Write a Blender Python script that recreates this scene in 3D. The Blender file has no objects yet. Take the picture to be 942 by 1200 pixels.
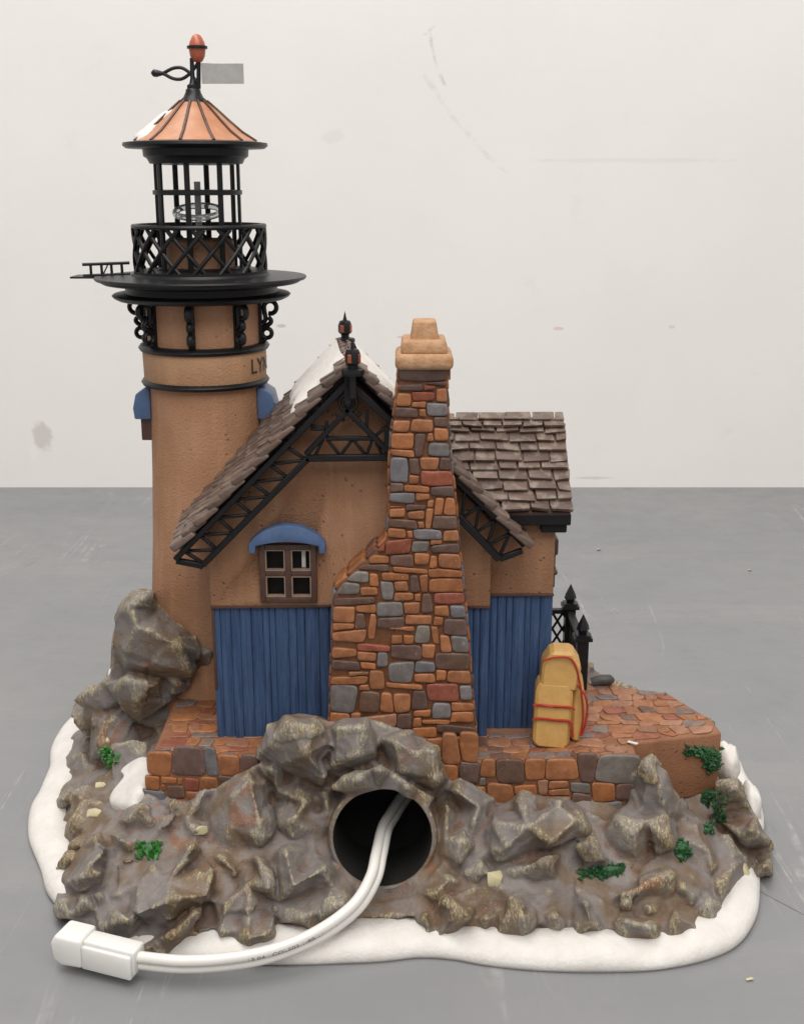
import bpy, bmesh, math, random
import numpy as np
from mathutils import Vector, Matrix, noise
from mathutils.bvhtree import BVHTree

# ------------------------------------------------------------------ setup
# one blender unit is one centimetre
scn = bpy.context.scene
scn.unit_settings.scale_length = 0.01
COL = scn.collection
random.seed(4)
RND = random.Random(11)

F, PITCH, EYE = 1390.0, math.radians(15.5), 22.7
cam_d = bpy.data.cameras.new("camera")
cam = bpy.data.objects.new("camera", cam_d)
COL.objects.link(cam)
cam.location = (0, 0, EYE)
cam.rotation_euler = (math.radians(90) - PITCH, 0, 0)
cam_d.sensor_fit = 'VERTICAL'
cam_d.sensor_height = 24
cam_d.lens = 24 * F / 1200
cam_d.clip_start = 0.5
cam_d.clip_end = 2000
scn.camera = cam

world = bpy.data.worlds.new("World")
scn.world = world
world.use_nodes = True
world.node_tree.nodes["Background"].inputs[0].default_value = (1.0, 0.97, 0.94, 1)
world.node_tree.nodes["Background"].inputs[1].default_value = 0.45

def area(name, loc, target, sx, sy, power, color):
    d = bpy.data.lights.new(name, 'AREA')
    d.shape = 'RECTANGLE'; d.size = sx; d.size_y = sy; d.energy = power; d.color = color
    o = bpy.data.objects.new(name, d); COL.objects.link(o)
    o.location = loc
    o.rotation_euler = (Vector(target) - Vector(loc)).to_track_quat('-Z', 'Y').to_euler()
    return o
area("ceiling_lamp", (-25, 30, 150), (0, 42, 0), 150, 60, 165000, (1.0, 0.965, 0.93))
area("room_lamp", (20, -60, 130), (0, 45, 5), 150, 90, 158000, (1.0, 0.965, 0.93))

scn.view_settings.view_transform = 'Standard'
scn.view_settings.look = 'None'
scn.view_settings.exposure = 0
scn.view_settings.gamma = 1

# ------------------------------------------------------------------ measuring helpers
SP, CP = math.sin(PITCH), math.cos(PITCH)
def ray(px, py):
    u = (px - 471) / F; v = (600 - py) / F
    return Vector((u, CP + v * SP, -SP + v * CP))
def WY(px, py, Y):
    d = ray(px, py); t = Y / d.y
    return Vector((d.x * t, Y, EYE + d.z * t))
def WZ(px, py, z):
    d = ray(px, py); t = (z - EYE) / d.z
    return Vector((d.x * t, d.y * t, z))
def pxcm(P):                                   # photo pixels per cm at a point
    return F / (P[1] * CP + (EYE - P[2]) * SP)

# ------------------------------------------------------------------ materials
class NT:
    def __init__(s, name):
        m = bpy.data.materials.new(name); m.use_nodes = True
        s.m = m; s.t = m.node_tree; s.n = s.t.nodes; s.l = s.t.links
        s.p = s.n["Principled BSDF"]
        s.co = s.n.new('ShaderNodeTexCoord').outputs['Object']
    def link(s, a, b): s.l.new(a, b)
    def set(s, inp, v):
        if hasattr(v, 'is_linked') or isinstance(v, bpy.types.NodeSocket): s.l.new(v, inp)
        else: inp.default_value = v
    def noise(s, scale, detail=4, rough=0.55, vec=None, stretch=None, dist=0.0):
        v = vec or s.co
        if stretch:
            mp = s.n.new('ShaderNodeMapping'); mp.inputs['Scale'].default_value = stretch
            s.l.new(v, mp.inputs['Vector']); v = mp.outputs[0]
        k = s.n.new('ShaderNodeTexNoise'); s.l.new(v, k.inputs['Vector'])
        k.inputs['Scale'].default_value = scale; k.inputs['Detail'].default_value = detail
        k.inputs['Roughness'].default_value = rough; k.inputs['Distortion'].default_value = dist
        return k.outputs[0]
    def voro(s, scale, feature='F1', rand=1.0, out=0):
        k = s.n.new('ShaderNodeTexVoronoi'); k.feature = feature
        s.l.new(s.co, k.inputs['Vector']); k.inputs['Scale'].default_value = scale
        k.inputs['Randomness'].default_value = rand
        return k.outputs[out]
    def ramp(s, x, a, b, lo=0.0, hi=1.0):      # smooth remap
        k = s.n.new('ShaderNodeMapRange'); k.interpolation_type = 'SMOOTHSTEP'
        s.l.new(x, k.inputs[0]); k.inputs[1].default_value = a; k.inputs[2].default_value = b
        k.inputs[3].default_value = lo; k.inputs[4].default_value = hi
        return k.outputs[0]
    def math(s, op, a, b=0.0, c=0.0):
        k = s.n.new('ShaderNodeMath'); k.operation = op
        s.set(k.inputs[0], a); s.set(k.inputs[1], b); s.set(k.inputs[2], c)
        return k.outputs[0]
    def mix(s, f, a, b, mode='MIX'):
        k = s.n.new('ShaderNodeMix'); k.data_type = 'RGBA'; k.blend_type = mode
        s.set(k.inputs[0], f)
        for i, v in ((6, a), (7, b)):
            if isinstance(v, tuple): k.inputs[i].default_value = v + (1,) if len(v) == 3 else v
            else: s.l.new(v, k.inputs[i])
        return k.outputs[2]
    def attr(s, name, out='Color'):
        k = s.n.new('ShaderNodeAttribute'); k.attribute_name = name
        return k.outputs[out]
    def bump(s, h, strength, dist):
        k = s.n.new('ShaderNodeBump'); k.inputs['Strength'].default_value = strength
        k.inputs['Distance'].default_value = dist; s.l.new(h, k.inputs['Height'])
        s.l.new(k.outputs[0], s.p.inputs['Normal'])
    def done(s, color, rough=0.5, metal=0.0, spec=0.5):
        if isinstance(color, tuple): s.p.inputs['Base Color'].default_value = color[:3] + (1,)
        else: s.l.new(color, s.p.inputs['Base Color'])
        s.set(s.p.inputs['Roughness'], rough)
        s.p.inputs['Metallic'].default_value = metal
        s.p.inputs['Specular IOR Level'].default_value = spec
        return s.m

def m_stucco(name, c1, c2, pits=0.6, dens=0.47):
    n = NT(name)
    big = n.noise(0.55, 5); fine = n.noise(6, 6, 0.7)
    streak = n.noise(2.2, 4, stretch=(1, 1, 0.12))
    c = n.mix(n.ramp(big, 0.3, 0.7), c1, c2)
    c = n.mix(n.ramp(streak, 0.45, 0.75, 0, 0.35), c, tuple(min(1, x * 1.3) for x in c1))
    d = n.voro(3.4)
    pit = n.math('MULTIPLY', n.ramp(n.math('ADD', d, n.math('MULTIPLY', n.noise(5, 3), 0.16)), 0.15, 0.27, 1, 0), n.ramp(n.noise(0.8, 2), dens, dens + 0.13))
    c = n.mix(n.math('MULTIPLY', pit, pits), c, tuple(x * 0.45 for x in c2))
    c = n.mix(n.ramp(fine, 0.5, 0.75, 0, 0.25), c, tuple(x * 0.7 for x in c2))
    h = n.math('SUBTRACT', n.math('ADD', n.math('MULTIPLY', fine, 0.5), n.noise(14, 3)), n.math('MULTIPLY', pit, 1.2))
    n.bump(h, 0.5, 0.07)
    return n.done(c, 0.62, spec=0.35)

def m_stone():
    n = NT("painted_stone")
    c = n.attr("Col")
    nz = n.noise(3.0, 5, 0.65)
    c = n.mix(n.ramp(nz, 0.35, 0.65, 0.0, 0.7), c, n.mix(1.0, c, (0.62, 0.55, 0.5), 'MULTIPLY'))
    fleck = n.ramp(n.noise(9, 4, 0.7, stretch=(1, 1, 0.4)), 0.62, 0.74, 0, 0.45)
    c = n.mix(fleck, c, (0.62, 0.42, 0.27))
    n.bump(n.noise(8, 6, 0.7), 0.35, 0.06)
    return n.done(c, n.ramp(nz, 0.2, 0.8, 0.42, 0.62), spec=0.4)

def m_rock():
    n = NT("painted_rock")
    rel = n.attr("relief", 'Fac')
    big = n.noise(0.42, 4, 0.6, dist=0.8); mid = n.noise(1.3, 5, 0.65); fine = n.noise(5, 6, 0.7)
    c = n.mix(n.ramp(big, 0.43, 0.60), (0.198, 0.174, 0.164), (0.165, 0.115, 0.076))
    c = n.mix(n.ramp(mid, 0.5, 0.72, 0, 0.6), c, (0.250, 0.234, 0.234))
    # rust wash lying in the creases, in patches
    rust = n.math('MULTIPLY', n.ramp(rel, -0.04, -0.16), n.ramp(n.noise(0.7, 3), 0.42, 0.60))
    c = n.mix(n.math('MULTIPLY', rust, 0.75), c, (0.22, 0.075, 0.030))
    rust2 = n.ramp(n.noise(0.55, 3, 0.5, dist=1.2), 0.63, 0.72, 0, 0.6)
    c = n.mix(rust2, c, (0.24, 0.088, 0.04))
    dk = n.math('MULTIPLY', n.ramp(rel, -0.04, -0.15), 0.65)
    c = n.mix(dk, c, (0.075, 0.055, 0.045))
    # dry brushed cream strokes on ridges
    st = n.noise(4.6, 5, 0.8, stretch=(2.6, 1.2, 0.8), dist=1.2)
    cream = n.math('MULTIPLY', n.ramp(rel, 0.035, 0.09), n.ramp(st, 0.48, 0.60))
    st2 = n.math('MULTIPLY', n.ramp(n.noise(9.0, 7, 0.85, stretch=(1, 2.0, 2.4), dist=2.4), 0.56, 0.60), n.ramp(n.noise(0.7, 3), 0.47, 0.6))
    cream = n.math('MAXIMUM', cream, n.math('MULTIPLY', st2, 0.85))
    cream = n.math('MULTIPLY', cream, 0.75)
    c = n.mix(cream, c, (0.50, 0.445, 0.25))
    n.bump(n.math('ADD', n.math('MULTIPLY', fine, 0.6), n.math('MULTIPLY', n.noise(2.2, 5, 0.7), 0.9)), 0.65, 0.10)
    return n.done(c, n.ramp(mid, 0.3, 0.7, 0.44, 0.62), spec=0.32)

def m_shingle():
    n = NT("roof_shingle_paint")
    c = n.attr("Col")
    g = n.noise(2.2, 5, 0.7, stretch=(1, 3, 1)); fine = n.noise(7, 5, 0.7)
    c = n.mix(n.ramp(g, 0.35, 0.7, 0, 0.5), c, n.mix(1.0, c, (0.6, 0.55, 0.52), 'MULTIPLY'))
    geo = n.n.new('ShaderNodeNewGeometry')
    edge = n.math('MULTIPLY', n.ramp(geo.outputs['Pointiness'], 0.53, 0.60), n.ramp(n.noise(2.5, 4), 0.46, 0.64))
    c = n.mix(n.math('MULTIPLY', edge, 0.42), c, (0.42, 0.37, 0.29))
    n.bump(n.math('ADD', g, fine), 0.5, 0.05)
    return n.done(c, 0.45, spec=0.45)

def m_wood_blue():
    n = NT("blue_painted_boards")
    g = n.noise(3.0, 6, 0.7, stretch=(3.0, 3.0, 0.14)); b = n.noise(0.8, 3)
    c = n.mix(n.ramp(g, 0.35, 0.62), (0.036, 0.070, 0.158), (0.064, 0.118, 0.240))
    c = n.mix(n.ramp(g, 0.60, 0.72, 0, 0.5), c, (0.130, 0.200, 0.330))
    c = n.mix(n.ramp(b, 0.5, 0.8, 0, 0.35), c, (0.030, 0.058, 0.135))
    c = n.mix(n.ramp(n.noise(3.5, 6, 0.75, stretch=(1, 1, 0.35)), 0.64, 0.72, 0, 0.45), c, (0.21, 0.28, 0.38))
    n.bump(n.math('ADD', g, n.math('MULTIPLY', n.noise(9, 4, 0.6, stretch=(2.5, 2.5, 0.12)), 0.5)), 0.9, 0.12)
    return n.done(c, 0.48, spec=0.4)

def m_plain(name, c, rough=0.5, metal=0.0, var=0.25, scale=2.5, bump=0.15, spec=0.5, c2=None):
    n = NT(name)
    nz = n.noise(scale, 5, 0.65)
    k = n.mix(n.ramp(nz, 0.3, 0.7, 0, 1), c, c2 or tuple(x * (1 - var) for x in c))
    if bump: n.bump(n.noise(scale * 4, 5, 0.65), bump, 0.05)
    return n.done(k, rough, metal, spec)

M = {}
M['stucco'] = m_stucco("tan_tower_plaster", (0.415, 0.226, 0.132), (0.360, 0.182, 0.098), 0.4)
M['wallp'] = m_stucco("ochre_house_plaster", (0.300, 0.158, 0.088), (0.245, 0.120, 0.062), 0.8, 0.40)
M['band'] = m_stucco("pale_band_plaster", (0.455, 0.270, 0.155), (0.40, 0.222, 0.120), 0.15)
M['terr'] = m_stucco("rough_brown_plaster", (0.29, 0.135, 0.070), (0.21, 0.095, 0.048), 0.6)
M['capst'] = m_plain("sandstone_cap", (0.49, 0.295, 0.165), 0.75, var=0.25, scale=3, bump=0.8, c2=(0.37, 0.195, 0.095))
M['stone'] = m_stone()
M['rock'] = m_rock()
M['shingle'] = m_shingle()
M['blue'] = m_wood_blue()
M['bluehood'] = m_plain("blue_hood_paint", (0.082, 0.140, 0.265), 0.4, c2=(0.060, 0.105, 0.215))
M['brown'] = m_plain("dark_brown_paint", (0.085, 0.036, 0.024), 0.45, c2=(0.055, 0.026, 0.018))
M['palebrown'] = m_plain("worn_frame_edge", (0.30, 0.22, 0.16), 0.5)
M['black'] = m_plain("black_metal_paint", (0.011, 0.011, 0.013), 0.4, var=0.3, bump=0.12, spec=0.35)
M['truss'] = m_plain("black_timber_paint", (0.009, 0.008, 0.009), 0.5, var=0.3, bump=0.3, spec=0.28)
M['dark'] = m_plain("unlit_interior_black", (0.006, 0.005, 0.005), 0.7, bump=0)  # near-black colour stands in for the unlit space behind the window
M['cavity'] = m_plain("shaded_tunnel_black", (0.008, 0.0075, 0.007), 0.9)  # shade of the deep tunnel put into the colour
M['snow'] = m_plain("white_snow_paint", (0.71, 0.69, 0.66), 0.6, bump=0.6, scale=1.6, spec=0.3, c2=(0.655, 0.625, 0.585))
M['copper'] = m_plain("copper_roof_paint", (0.49, 0.225, 0.115), 0.42, c2=(0.41, 0.175, 0.082), spec=0.5)
M['finial'] = m_plain("copper_finial_paint", (0.45, 0.115, 0.060), 0.25)
M['silver'] = m_plain("dull_silver_metal", (0.44, 0.435, 0.43), 0.42, metal=0.35, var=0.12)
M['steel'] = m_plain("grey_steel_strip", (0.36, 0.35, 0.34), 0.35, metal=0.5)
M['amber'] = m_plain("amber_lantern_glass", (0.34, 0.085, 0.038), 0.35)
M['parcel'] = m_plain("mustard_parcel_paint", (0.56, 0.335, 0.105), 0.5, c2=(0.49, 0.275, 0.080), bump=0.2)
M['string'] = m_plain("red_string_paint", (0.42, 0.028, 0.018), 0.4)
M['moss'] = m_plain("green_moss_paint", (0.030, 0.125, 0.038), 0.45, c2=(0.010, 0.045, 0.016), scale=5, bump=0.5)
M['mossb'] = m_plain("bright_green_moss_paint", (0.065, 0.25, 0.045), 0.4, c2=(0.018, 0.09, 0.022), scale=4, bump=0.5)
M['pebble'] = m_plain("cream_pebble_paint", (0.58, 0.53, 0.32), 0.5)
M['ink'] = m_plain("black_lettering", (0.015, 0.013, 0.012), 0.6, bump=0)
M['print'] = m_plain("grey_cable_print", (0.22, 0.21, 0.20), 0.6, bump=0)
M['cable'] = m_plain("white_cable_vinyl", (0.74, 0.715, 0.675), 0.32, var=0.04, bump=0.03)
n = NT("milky_connector_plastic")
n.p.inputs['Subsurface Weight'].default_value = 0.8
n.p.inputs['Subsurface Radius'].default_value = (0.4, 0.38, 0.35)
n.p.inputs['Subsurface Scale'].default_value = 0.5
n.p.inputs['Transmission Weight'].default_value = 0.12
n.bump(n.noise(6, 3), 0.06, 0.05)
M['plug'] = n.done(n.mix(n.noise(0.8, 3), (0.88, 0.87, 0.84), (0.80, 0.79, 0.75)), 0.30)
n = NT("clear_lamp_glass")
n.p.inputs['Transmission Weight'].default_value = 0.75
M['glass'] = n.done((0.85, 0.88, 0.88), 0.08)

def m_table():
    n = NT("scuffed_grey_tabletop")
    a = n.noise(0.05, 5, 0.6); b = n.noise(0.6, 6, 0.65); c3 = n.noise(6, 4, 0.6)
    sm = n.noise(0.12, 6, 0.7, stretch=(0.35, 1.6, 1), dist=0.6)
    c = n.mix(n.ramp(a, 0.3, 0.7), (0.210, 0.214, 0.221), (0.240, 0.242, 0.245))
    c = n.mix(n.ramp(sm, 0.48, 0.75, 0, 0.45), c, (0.285, 0.280, 0.272))
    c = n.mix(n.ramp(b, 0.55, 0.8, 0, 0.3), c, (0.175, 0.176, 0.180))
    c = n.mix(n.ramp(c3, 0.62, 0.75, 0, 0.2), c, (0.31, 0.30, 0.285))
    # long pale scuffs
    def scuff(scale, rot, lo, hi, amt, col):
        mp = n.n.new('ShaderNodeMapping'); mp.inputs['Rotation'].default_value = (0, 0, rot)
        mp.inputs['Scale'].default_value = (scale, scale * 0.07, scale)
        n.l.new(n.co, mp.inputs['Vector'])
        k = n.noise(1, 2, 0.5, vec=mp.outputs[0], dist=0.4)
        ridge = n.math('ABSOLUTE', n.math('SUBTRACT', k, 0.5))
        m = n.math('MULTIPLY', n.ramp(ridge, lo, hi, 1, 0), n.ramp(n.noise(0.09, 3), 0.5, 0.62))
        m = n.math('MULTIPLY', m, n.ramp(n.noise(1.5, 4), 0.35, 0.65))
        return n.mix(n.math('MULTIPLY', m, amt), c, col)
    c = scuff(0.35, 0.5, 0.0, 0.012, 0.55, (0.44, 0.43, 0.415))
    c = scuff(0.5, -1.0, 0.0, 0.008, 0.4, (0.42, 0.41, 0.40))
    c = scuff(0.45, 1.3, 0.0, 0.006, 0.5, (0.16, 0.16, 0.162))
    # pin specks
    sp = n.math('MULTIPLY', n.ramp(n.voro(0.9), 0.02, 0.045, 1, 0), n.ramp(n.noise(0.35, 2), 0.58, 0.66))
    c = n.mix(n.math('MULTIPLY', sp, 0.8), c, (0.11, 0.10, 0.09))
    # the long crack at the right
    sx = n.n.new('ShaderNodeSeparateXYZ'); n.l.new(n.co, sx.inputs[0])
    A = WZ(892, 1046, 0); B = WZ(960, 1082, 0)
    sl = (B.y - A.y) / (B.x - A.x)
    line = n.math('SUBTRACT', sx.outputs[1], n.math('ADD', n.math('MULTIPLY', n.math('SUBTRACT', sx.outputs[0], A.x), sl), A.y))
    line = n.math('ADD', line, n.math('MULTIPLY', n.math('SUBTRACT', n.noise(1.6, 4), 0.5), 0.35))
    cr = n.math('MULTIPLY', n.ramp(n.math('ABSOLUTE', line), 0.015, 0.06, 1, 0), n.ramp(sx.outputs[0], A.x - 2, A.x - 0.5))
    c = n.mix(n.math('MULTIPLY', cr, 0.8), c, (0.07, 0.07, 0.07))
    n.bump(n.math('ADD', b, n.math('MULTIPLY', c3, 0.3)), 0.10, 0.06)
    return n.done(c, n.ramp(b, 0.3, 0.8, 0.42, 0.6), spec=0.35)

def m_wall():
    n = NT("smudged_white_wall")
    a = n.noise(0.045, 4, 0.6); b = n.noise(0.35, 6, 0.7)
    c = n.mix(n.ramp(a, 0.3, 0.7), (0.86, 0.842, 0.82), (0.82, 0.802, 0.78))
    c = n.mix(n.ramp(b, 0.60, 0.80, 0, 0.22), c, (0.66, 0.635, 0.60))
    sx = n.n.new('ShaderNodeSeparateXYZ'); n.l.new(n.co, sx.inputs[0])
    X, Z = sx.outputs[0], sx.outputs[2]
    wob = n.math('MULTIPLY', n.math('SUBTRACT', n.noise(0.5, 3), 0.5), 0.8)
    def stroke(p, q, w, amt, col, bow=0.0):
        nonlocal c
        P = WY(p[0], p[1], WALL_Y); Q = WY(q[0], q[1], WALL_Y)
        t = n.math('DIVIDE', n.math('SUBTRACT', Z, P.z), Q.z - P.z)
        xx = n.math('ADD', n.math('MULTIPLY', t, Q.x - P.x), P.x)
        xx = n.math('ADD', xx, n.math('MULTIPLY', n.math('MULTIPLY', t, n.math('SUBTRACT', 1.0, t)), bow))
        d = n.math('ABSOLUTE', n.math('ADD', n.math('SUBTRACT', X, xx), wob))
        m = n.math('MULTIPLY', n.ramp(d, w * 0.4, w, 1, 0), n.math('MULTIPLY', n.ramp(t, 0, 0.06), n.ramp(t, 0.94, 1, 1, 0)))
        m = n.math('MULTIPLY', m, n.ramp(n.noise(1.1, 4, 0.7), 0.38, 0.62))
        c = n.mix(n.math('MULTIPLY', m, amt * 0.7), c, col)
    stroke((502, 32), (520, 102), 0.16, 0.65, (0.50, 0.47, 0.43))
    stroke((497, 85), (596, 205), 0.28, 0.38, (0.57, 0.50, 0.45), -2.0)
    stroke((507, 30), (498, 42), 0.2, 0.5, (0.52, 0.49, 0.45))
    def spot(p, rx, rz, amt, col):
        nonlocal c
        P = WY(p[0], p[1], WALL_Y)
        dx = n.math('DIVIDE', n.math('SUBTRACT', X, P.x), rx); dz = n.math('DIVIDE', n.math('SUBTRACT', Z, P.z), rz)
        d = n.math('SQRT', n.math('ADD', n.math('MULTIPLY', dx, dx), n.math('MULTIPLY', dz, dz)))
        d = n.math('ADD', d, n.math('MULTIPLY', n.math('SUBTRACT', n.noise(1.4, 4), 0.5), 1.2))
        c = n.mix(n.ramp(d, 0.5, 1.0, amt, 0), c, col)
    spot((50, 512), 0.9, 1.3, 0.55, (0.50, 0.47, 0.43))
    spot((40, 530), 0.5, 0.8, 0.45, (0.88, 0.87, 0.85))
    spot((330, 382), 0.45, 0.16, 0.6, (0.52, 0.42, 0.36))
    spot((473, 395), 0.5, 0.14, 0.55, (0.62, 0.38, 0.36))
    spot((655, 385), 0.5, 0.16, 0.5, (0.66, 0.42, 0.38))
    spot((787, 383), 0.3, 0.16, 0.35, (0.6, 0.45, 0.42))
    spot((697, 560), 2.0, 0.14, 0.4, (0.50, 0.46, 0.42))
    spot((740, 188), 9.0, 0.2, 0.2, (0.62, 0.60, 0.57))
    spot((390, 160), 1.0, 0.6, 0.25, (0.66, 0.63, 0.6))
    n.bump(n.noise(1.2, 6, 0.6), 0.12, 0.12)
    return n.done(c, 0.62, spec=0.25)
WALL_Y = 89.0

# ------------------------------------------------------------------ mesh builder
ROOT = Vector((0, 40, 0))
class MB:
    def __init__(s): s.v = []; s.f = []; s.c = []; s.mi = []; s.cur = (1, 1, 1); s.m = 0
    def vert(s, p, col=None):
        s.v.append(Vector(p)); s.c.append(col or s.cur); return len(s.v) - 1
    def face(s, ids): s.f.append(ids); s.mi.append(s.m)
    def box(s, lo, hi, mat=None):
        x0, y0, z0 = lo; x1, y1, z1 = hi
        P = [(x0,y0,z0),(x1,y0,z0),(x1,y1,z0),(x0,y1,z0),(x0,y0,z1),(x1,y0,z1),(x1,y1,z1),(x0,y1,z1)]
        if mat: P = [mat @ Vector(p) for p in P]
        i = [s.vert(p) for p in P]
        for q in ((0,3,2,1),(4,5,6,7),(0,1,5,4),(1,2,6,5),(2,3,7,6),(3,0,4,7)): s.face([i[k] for k in q])
    def prism(s, poly, axis, a, b):             # closed polygon extruded along an axis
        def P(u, v, w): return {'y': (u, w, v), 'z': (u, v, w), 'x': (w, u, v)}[axis]
        A = [s.vert(P(u, v, a)) for u, v in poly]; B = [s.vert(P(u, v, b)) for u, v in poly]
        n_ = len(poly)
        s.face(A[::-1]); s.face(B)
        for k in range(n_): s.face([A[k], A[(k+1) % n_], B[(k+1) % n_], B[k]])
    def tube(s, pts, r, n=8, closed=False, flat=1.0, up=None):
        pts = [Vector(p) for p in pts]; N = len(pts); rings = []
        prev = None
        for i, p in enumerate(pts):
            if closed: t = pts[(i+1) % N] - pts[i-1]
            else: t = pts[min(i+1, N-1)] - pts[max(i-1, 0)]
            t.normalize()
            if up is not None: a = Vector(up)
            elif prev is not None: a = prev
            else: a = Vector((0, 0, 1)) if abs(t.z) < 0.9 else Vector((1, 0, 0))
            a = (a - t * a.dot(t)).normalized(); b = t.cross(a); prev = a
            rr = r[i] if isinstance(r, (list, tuple)) else r
            rings.append([s.vert(p + a * (rr * flat * math.cos(2*math.pi*k/n)) + b * (rr * math.sin(2*math.pi*k/n))) for k in range(n)])
        M_ = N if closed else N - 1
        for i in range(M_):
            A = rings[i]; B = rings[(i+1) % N]
            for k in range(n): s.face([A[k], A[(k+1) % n], B[(k+1) % n], B[k]])
        if not closed: s.face(rings[0][::-1]); s.face(rings[-1])
    def bar(s, a, b, w, d, up=(0, 1, 0)):        # rectangular bar; d along up
        a = Vector(a); b = Vector(b); t = (b - a).normalized(); u = Vector(up)
        u = (u - t * u.dot(t)).normalized(); v = t.cross(u)
        i = []
        for p in (a, b):
            for su, sv in ((-1,-1),(1,-1),(1,1),(-1,1)): i.append(s.vert(p + u * su * d / 2 + v * sv * w / 2))
        for q in ((0,1,2,3),(7,6,5,4),(0,4,5,1),(1,5,6,2),(2,6,7,3),(3,7,4,0)): s.face([i[k] for k in q])
    def lathe(s, prof, c, n=48, a0=0, a1=360, wob=0.0):
        full = abs(a1 - a0) >= 359.9; N = n if full else n + 1; rings = []
        for r, z in prof:
            rings.append([s.vert((c[0] + r * math.cos(math.radians(a0 + (a1-a0)*k/n)), c[1] + r * math.sin(math.radians(a0 + (a1-a0)*k/n)), c[2] + z)) for k in range(N)])
        for i in range(len(prof) - 1):
            for k in range(n if full else N - 1): s.face([rings[i][k], rings[i][(k+1) % N], rings[i+1][(k+1) % N], rings[i+1][k]])
        if full:
            if prof[0][0] > 1e-4: s.face(rings[0][::-1])
            if prof[-1][0] > 1e-4: s.face(rings[-1])
    def stone(s, poly, fn, col, H=0.09, mortar=(0.215, 0.092, 0.040), inset=0.12, rnd=0.10):
        P = [Vector((p[0], p[1])) for p in poly]
        c = sum(P, Vector((0, 0))) / len(P)
        P = [p + Vector((RND.uniform(-1, 1), RND.uniform(-1, 1))) * rnd * (p - c).length * 0.35 for p in P]
        P = [c + (p - c) * 1.05 for p in P]
        for it in range(3):                      # round the corners
            Q = []
            for k in range(len(P)):
                a, b = P[k], P[(k+1) % len(P)]
                t = (0.13, 0.22, 0.25)[it]
                Q += [a.lerp(b, t), a.lerp(b, 1 - t)]
            P = Q
        size = min((p - c).length for p in P)
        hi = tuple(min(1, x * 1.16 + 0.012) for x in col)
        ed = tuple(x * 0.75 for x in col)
        tilt = (RND.uniform(-.25, .25), RND.uniform(-.25, .25))
        def ring(sc, h, cc):
            o = []
            for p in P:
                d = p - c
                k = max(0.0, 1 - sc * min(inset, size * 0.4) / max(d.length, 1e-4))
                q = c + d * k
                hh = h * H + (H * (tilt[0] * d.x + tilt[1] * d.y) / max(size, .05) * 0.3 if h > 0.4 else 0)
                hh += H * 0.25 * noise.noise(Vector((q.x * 2.5, q.y * 2.5, c.x))) if h > 0.4 else 0
                o.append(s.vert(fn(q.x, q.y, hh), cc))
            return o
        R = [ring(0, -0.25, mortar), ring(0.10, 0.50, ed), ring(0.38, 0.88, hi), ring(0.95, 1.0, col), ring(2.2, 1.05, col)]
        for A, B in zip(R, R[1:]):
            for k in range(len(A)): s.face([A[k], A[(k+1) % len(A)], B[(k+1) % len(A)], B[k]])
        s.face(R[-1])
    def build(s, name, mats, parent=None, smooth=None, bevel=0.0, seg=2, label=None):
        off = ROOT if parent is not None else Vector((0, 0, 0))
        me = bpy.data.meshes.new(name)
        me.from_pydata([tuple(v - off) for v in s.v], [], s.f)
        me.validate()
        if not isinstance(mats, (list, tuple)): mats = [mats]
        for m in mats: me.materials.append(m)
        if len(me.polygons) == len(s.mi): me.polygons.foreach_set('material_index', s.mi)
        at = me.color_attributes.new('Col', 'FLOAT_COLOR', 'POINT')
        at.data.foreach_set('color', np.array([c + (1,) for c in s.c], dtype=np.float32).ravel())
        b = bmesh.new(); b.from_mesh(me)
        bmesh.ops.recalc_face_normals(b, faces=b.faces)
        if bevel:
            es = [e for e in b.edges if len(e.link_faces) == 2 and e.calc_face_angle(0) > math.radians(30)]
            bmesh.ops.bevel(b, geom=es, offset=bevel, offset_type='OFFSET', segments=seg, profile=0.5, affect='EDGES', clamp_overlap=True)
        b.to_mesh(me); b.free()
        if smooth is not None:
            me.polygons.foreach_set('use_smooth', [True] * len(me.polygons))
            if smooth < 180: me.set_sharp_from_angle(angle=math.radians(smooth))
        o = bpy.data.objects.new(name, me); COL.objects.link(o)
        if parent is not None: o.parent = parent
        if label: o['label'] = label
        return o

def tag(o, label=None, cat=None, group=None, kind=None):
    if label: o['label'] = label
    if cat: o['category'] = cat
    if group: o['group'] = group
    if kind: o['kind'] = kind
    return o

def smooth_path(pts, n=8, closed=False):
    pts = [Vector(p) for p in pts]; N = len(pts); out = []
    rng = range(N) if closed else range(N - 1)
    for i in rng:
        if closed: p0, p1, p2, p3 = pts[i-1], pts[i], pts[(i+1) % N], pts[(i+2) % N]
        else: p0, p1, p2, p3 = pts[max(i-1, 0)], pts[i], pts[i+1], pts[min(i+2, N-1)]
        for k in range(n):
            t = k / n
            out.append(0.5 * ((2*p1) + (p2-p0)*t + (2*p0-5*p1+4*p2-p3)*t*t + (3*p1-p0-3*p2+p3)*t**3))
    if not closed: out.append(pts[-1])
    return out

# ------------------------------------------------------------------ the setting
g = MB(); g.box((-260, -40, -3), (260, WALL_Y - 0.02, 0)); tag(g.build('tabletop', m_table()), kind='structure')
g = MB(); g.box((-260, WALL_Y, -60), (260, WALL_Y + 4, 160)); tag(g.build('wall', m_wall()), kind='structure')

# ------------------------------------------------------------------ the figurine
root = bpy.data.objects.new('lighthouse_figurine', None); COL.objects.link(root)
root.location = ROOT
root.empty_display_size = 3
tag(root, "painted ceramic lighthouse with a stone chimneyed cottage on a snowy rock base", "figurine")

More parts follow.
